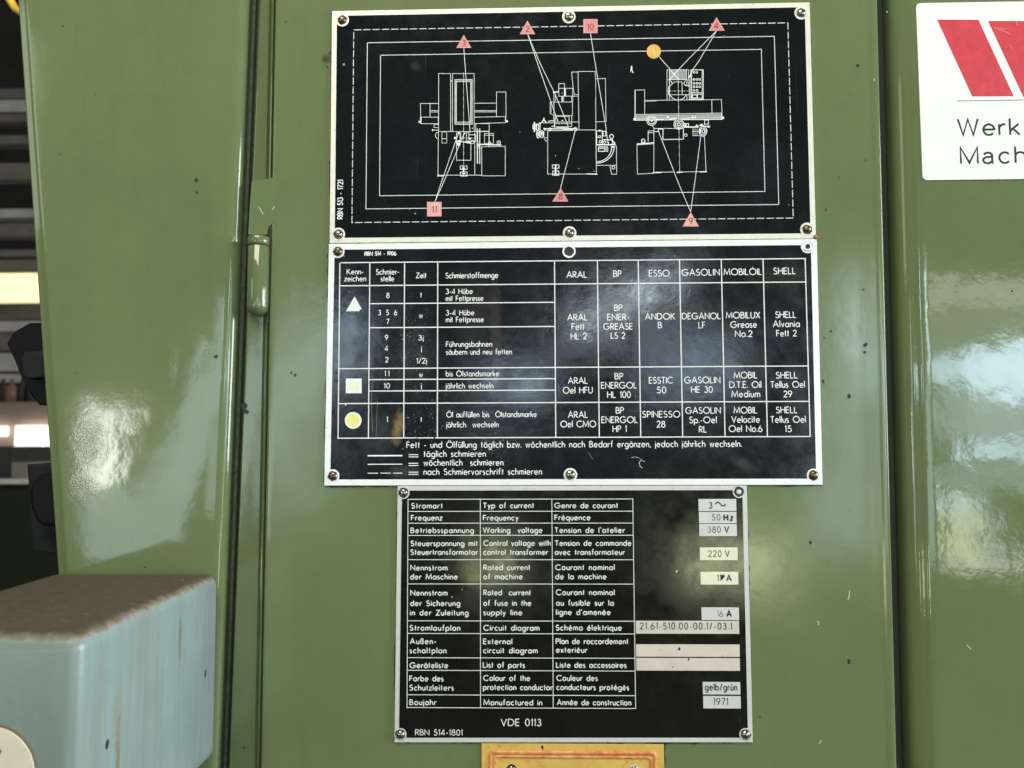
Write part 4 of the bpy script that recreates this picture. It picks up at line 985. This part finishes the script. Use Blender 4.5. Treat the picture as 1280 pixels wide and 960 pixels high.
for (u, v, y) in ((137, 922, -92), (258, 836, -15)):
    dist = -CAMY+y; z = (541-v)/960*dist; n = 18; bm = bmesh.new(); rr = []
    for r, xo in ((2.1, .03), (1.75, .22), (1.45, .05)): rr.append([V(bm, X1+xo, y+r*.82*cos(2*pi*i/n), z+r*1.15*sin(2*pi*i/n)) for i in range(n)])
    for a, c in zip(rr, rr[1:]):
        for i in range(n): bm.faces.new((a[i], a[(i+1) % n], c[(i+1) % n], c[i]))
    o = link('screw_hole', bm, M_blue, cs, smooth=True)
    bm = bmesh.new(); bm.faces.new([V(bm, X1+.045, y+1.5*.82*cos(2*pi*i/n), z+1.5*1.15*sin(2*pi*i/n)) for i in range(n)]); link('hole_bore', bm, plain('dark bore', (.02, .03, .03), .7), o)
tf = TB+.6
cxd, czd = -167.8, -104.6
bm = bmesh.new(); slab(bm, circ(cxd, czd, 15.0, 48), TB, TB+.35); dk = link('disc_rim', bm, plain('brown worn rim', (.16, .11, .07), .6), bx)
bm = bmesh.new(); slab(bm, circ(cxd, czd, 14.3, 48), TB, TB+.9, bevel=.25); link('cream_disc', bm, plain('aged cream plastic', (.66, .60, .46), .4, var=.06, vs=90), dk)
bm = bmesh.new(); px = lambda u, v: ((u-662)/960*(350-tf), (541-v)/960*(350-tf))
ribbon(bm, [px(4.5, 928), px(2.5, 934), px(-1, 941), px(-3, 950)], 1.9, TB+.95); link('printed_mark', bm, M_ink, dk)

# ================================================================== knobs on the far side of the cover
def knob(name, label, outline, t0, t1, cyl=None, m=M_knobblack):
    r = thing(name, label, 'knob', (P(*outline[0])[0], 20, P(*outline[0])[1]))
    bm = bmesh.new(); slab(bm, [P(u, v, (t0+t1)/2) for u, v in outline], t0, t1, bevel=1.2); link('grip', bm, m, r)
    return r
k1 = knob('lobed_knob', 'upper black lobed knob sticking out behind the edge of the side cover', [(18, 431), (26, 417), (46, 405.5), (78, 405), (84, 508), (58, 507), (49, 496), (38, 476), (29, 452)], -26, -14)
bm = bmesh.new(); slab(bm, [P(u, v, -9) for u, v in [(30, 447), (34, 440), (80, 438), (80, 470), (36, 474), (31, 468)]], -13, -7, bevel=1.0); link('knob_boss', bm, plain('worn black bakelite', (.014, .015, .015), .5, spec=.15), k1)
k2 = thing('switch_block', 'lower grey switch block with black rotary grip behind the edge of the side cover', 'switch', (-232, 20, -20))
bm = bmesh.new(); slab(bm, [P(u, v, -20) for u, v in [(39.5, 580), (86, 577), (92, 694), (47, 690)]], -30, -16, bevel=1.5); link('block', bm, M_darkgrey, k2)
bm = bmesh.new(); slab(bm, [P(u, v, -12) for u, v in [(43, 612), (48, 600), (56, 592), (84, 590), (86, 655), (60, 657), (52, 650), (45, 634)]], -15, -8, bevel=1.6); link('rotary_grip', bm, M_knobblack, k2)

# brass ring hanging at the top left
rg = thing('brass_ring', 'shiny brass ring at the upper left corner beyond the side cover', 'ring', (-480, 500, 430))
Dg = 850; cu, cv, rp = 47, -16, 40
bm = bmesh.new(); n = 40
for w_, (r_m, r_k) in enumerate(((rp, 5.0),)):
    rings = []
    for i in range(n):
        a = 2*pi*i/n; row = []
        for q in range(10):
            b_ = 2*pi*q/10; rr = rp+r_k*cos(b_)+.6*sin(a*26)
            c0, c1 = P(cu, cv, 350-Dg); row.append(V(bm, c0+rr*cos(a)/960*Dg, Dg-350+r_k*sin(b_)/960*Dg, c1+rr*sin(a)/960*Dg))
        rings.append(row)
    for i in range(n):
        for q in range(10): bm.faces.new((rings[i][q], rings[(i+1) % n][q], rings[(i+1) % n][(q+1) % 10], rings[i][(q+1) % 10]))
bmesh.ops.recalc_face_normals(bm, faces=bm.faces)
link('ring_body', bm, plain('brass', (.95, .58, .07), .3, .2, var=.2, vs=40), rg, smooth=True)

# ================================================================== workshop beyond (seen past the left edge)
def far(u, v, D): return P(u, v, 350-D)      # mm at D from the camera
def bar(name, v0, v1, D, m, label, cat, x0=-60, x1=150, depth=120, group=None, parent=None):
    a = far(x0, v0, D); b = far(x1, v1, D); bm = bmesh.new()
    bmesh.ops.create_cube(bm, size=1); y = D-350
    for v in bm.verts: v.co = Vector(((a[0]+b[0])/2+v.co.x*(b[0]-a[0]), y+depth/2+v.co.y*depth, (a[1]+b[1])/2+v.co.z*abs(a[1]-b[1])))*MM
    o = link(name, bm, m, parent)
    if parent is None:
        o['label'] = label; o['category'] = cat
        if group: o['group'] = group
    return o
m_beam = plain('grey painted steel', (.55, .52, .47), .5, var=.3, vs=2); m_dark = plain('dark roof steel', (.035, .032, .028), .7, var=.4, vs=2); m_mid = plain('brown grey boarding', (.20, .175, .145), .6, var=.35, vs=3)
m_pinkw = plain('pinkish plaster', (.62, .47, .38), .8, var=.15, vs=2)
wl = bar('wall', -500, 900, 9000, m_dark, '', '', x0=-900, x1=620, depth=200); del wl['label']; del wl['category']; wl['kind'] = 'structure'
wp = bar('wall_panel', 500, 640, 8900, m_pinkw, '', '', x0=-900, x1=620, depth=60); del wp['label']; del wp['category']; wp['kind'] = 'structure'
m_win = emit('daylight through the far window', (1.0, .99, .95), 1.5)
for (a, b_, c_, d_) in [(19, 53, 532, 571), (56, 90, 532, 571), (-30, 9, 533, 545), (-80, -40, 532, 571)]:
    o = bar('window', c_, d_, 8820, m_win, '', '', x0=a, x1=b_, depth=20, parent=wp)
bars = [(112, 119, m_mid, 'thin brown roof beam high at the left edge'), (126, 138, m_beam, 'pale grey roof beam high at the left edge'), (141, 148, m_mid, 'brown roof beam just under the pale grey beam'), (170, 176, m_mid, 'faint roof beam at mid height of the dark roof'), (205, 221, m_mid, 'broad dim roof beam across the dark roof'), (262, 269, m_beam, 'narrow pale beam above the lamp'),
        (280, 293, m_mid, 'dim beam above the yellowish lamp'), (313, 318, m_mid, 'thin beam close above the lamp'), (326, 341, m_mid, 'brown beam directly above the lamp'), (380, 398, m_mid, 'brown beam under the lamp'), (402, 412, m_beam, 'grey beam beside the lobed knob'), (418, 436, m_mid, 'broad brown beam beside the lobed knob'), (442, 462, m_beam, 'broad grey beam beside the lobed knob'), (468, 476, m_beam, 'lowest grey beam above the shelf')]
for (a, b_, m_, lab) in bars: bar('roof_beam', a, b_, 6000, m_, lab, 'beam', group='roof beams beyond the cabinet', x1=300)
lp = thing('strip_lamp', 'glowing warm strip lamp between the roof beams at the left edge', 'lamp', (far(0, 358, 5200)[0], 4850, far(0, 358, 5200)[1]))
o = bar('diffuser', 341.5, 375.5, 5200, emit('lit lamp diffuser', (1.0, .84, .47), 1.05), '', '', x1=120, depth=90, parent=lp)
o = bar('housing', 337, 341, 5200, m_mid, '', '', x1=120, depth=110, parent=lp)
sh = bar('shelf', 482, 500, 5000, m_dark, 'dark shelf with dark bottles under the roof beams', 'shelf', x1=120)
for u, w_ in ((-6, 7), (6, 6), (17, 9), (30, 5), (44, 8)):
    x, z = far(u, 491, 4950); bm = bmesh.new(); lathe_z(bm, x, 4580, [(.1, z+90), (10, z+90), (12, z+55), (w_*5, z+35), (w_*5, z-60), (.1, z-60)], 12); o = link('dark_bottle', bm, m_dark if u != 17 else plain('reddish bottle', (.25, .12, .09), .5), None, smooth=True)
    o['label'] = {-6: 'dark bottle at the cut-off left end of the shelf', 6: 'second dark bottle on the shelf, left of the reddish one', 17: 'small reddish bottle on the dark shelf', 30: 'thin dark bottle just right of the reddish bottle', 44: 'rightmost dark bottle on the shelf beside the cover edge'}[u]; o['category'] = 'bottle'; o['group'] = 'bottles on the shelf'
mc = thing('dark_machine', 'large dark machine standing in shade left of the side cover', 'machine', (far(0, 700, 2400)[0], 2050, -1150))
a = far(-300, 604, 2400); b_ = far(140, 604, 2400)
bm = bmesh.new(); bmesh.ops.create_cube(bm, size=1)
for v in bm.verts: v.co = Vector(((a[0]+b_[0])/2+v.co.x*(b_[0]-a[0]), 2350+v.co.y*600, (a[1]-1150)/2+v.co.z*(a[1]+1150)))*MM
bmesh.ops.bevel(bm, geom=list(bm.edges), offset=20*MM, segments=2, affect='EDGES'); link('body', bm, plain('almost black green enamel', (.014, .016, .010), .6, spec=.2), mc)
bar('top_rail', 599, 605, 2390, plain('pale rail', (.5, .48, .38), .4), '', '', x0=-100, x1=41, depth=40, parent=mc)
bar('machine_head', 560, 599, 2600, m_dark, '', '', x0=-100, x1=14, depth=300, parent=mc); bar('machine_arm', 578, 599, 2600, m_mid, '', '', x0=14, x1=36, depth=200, parent=mc)
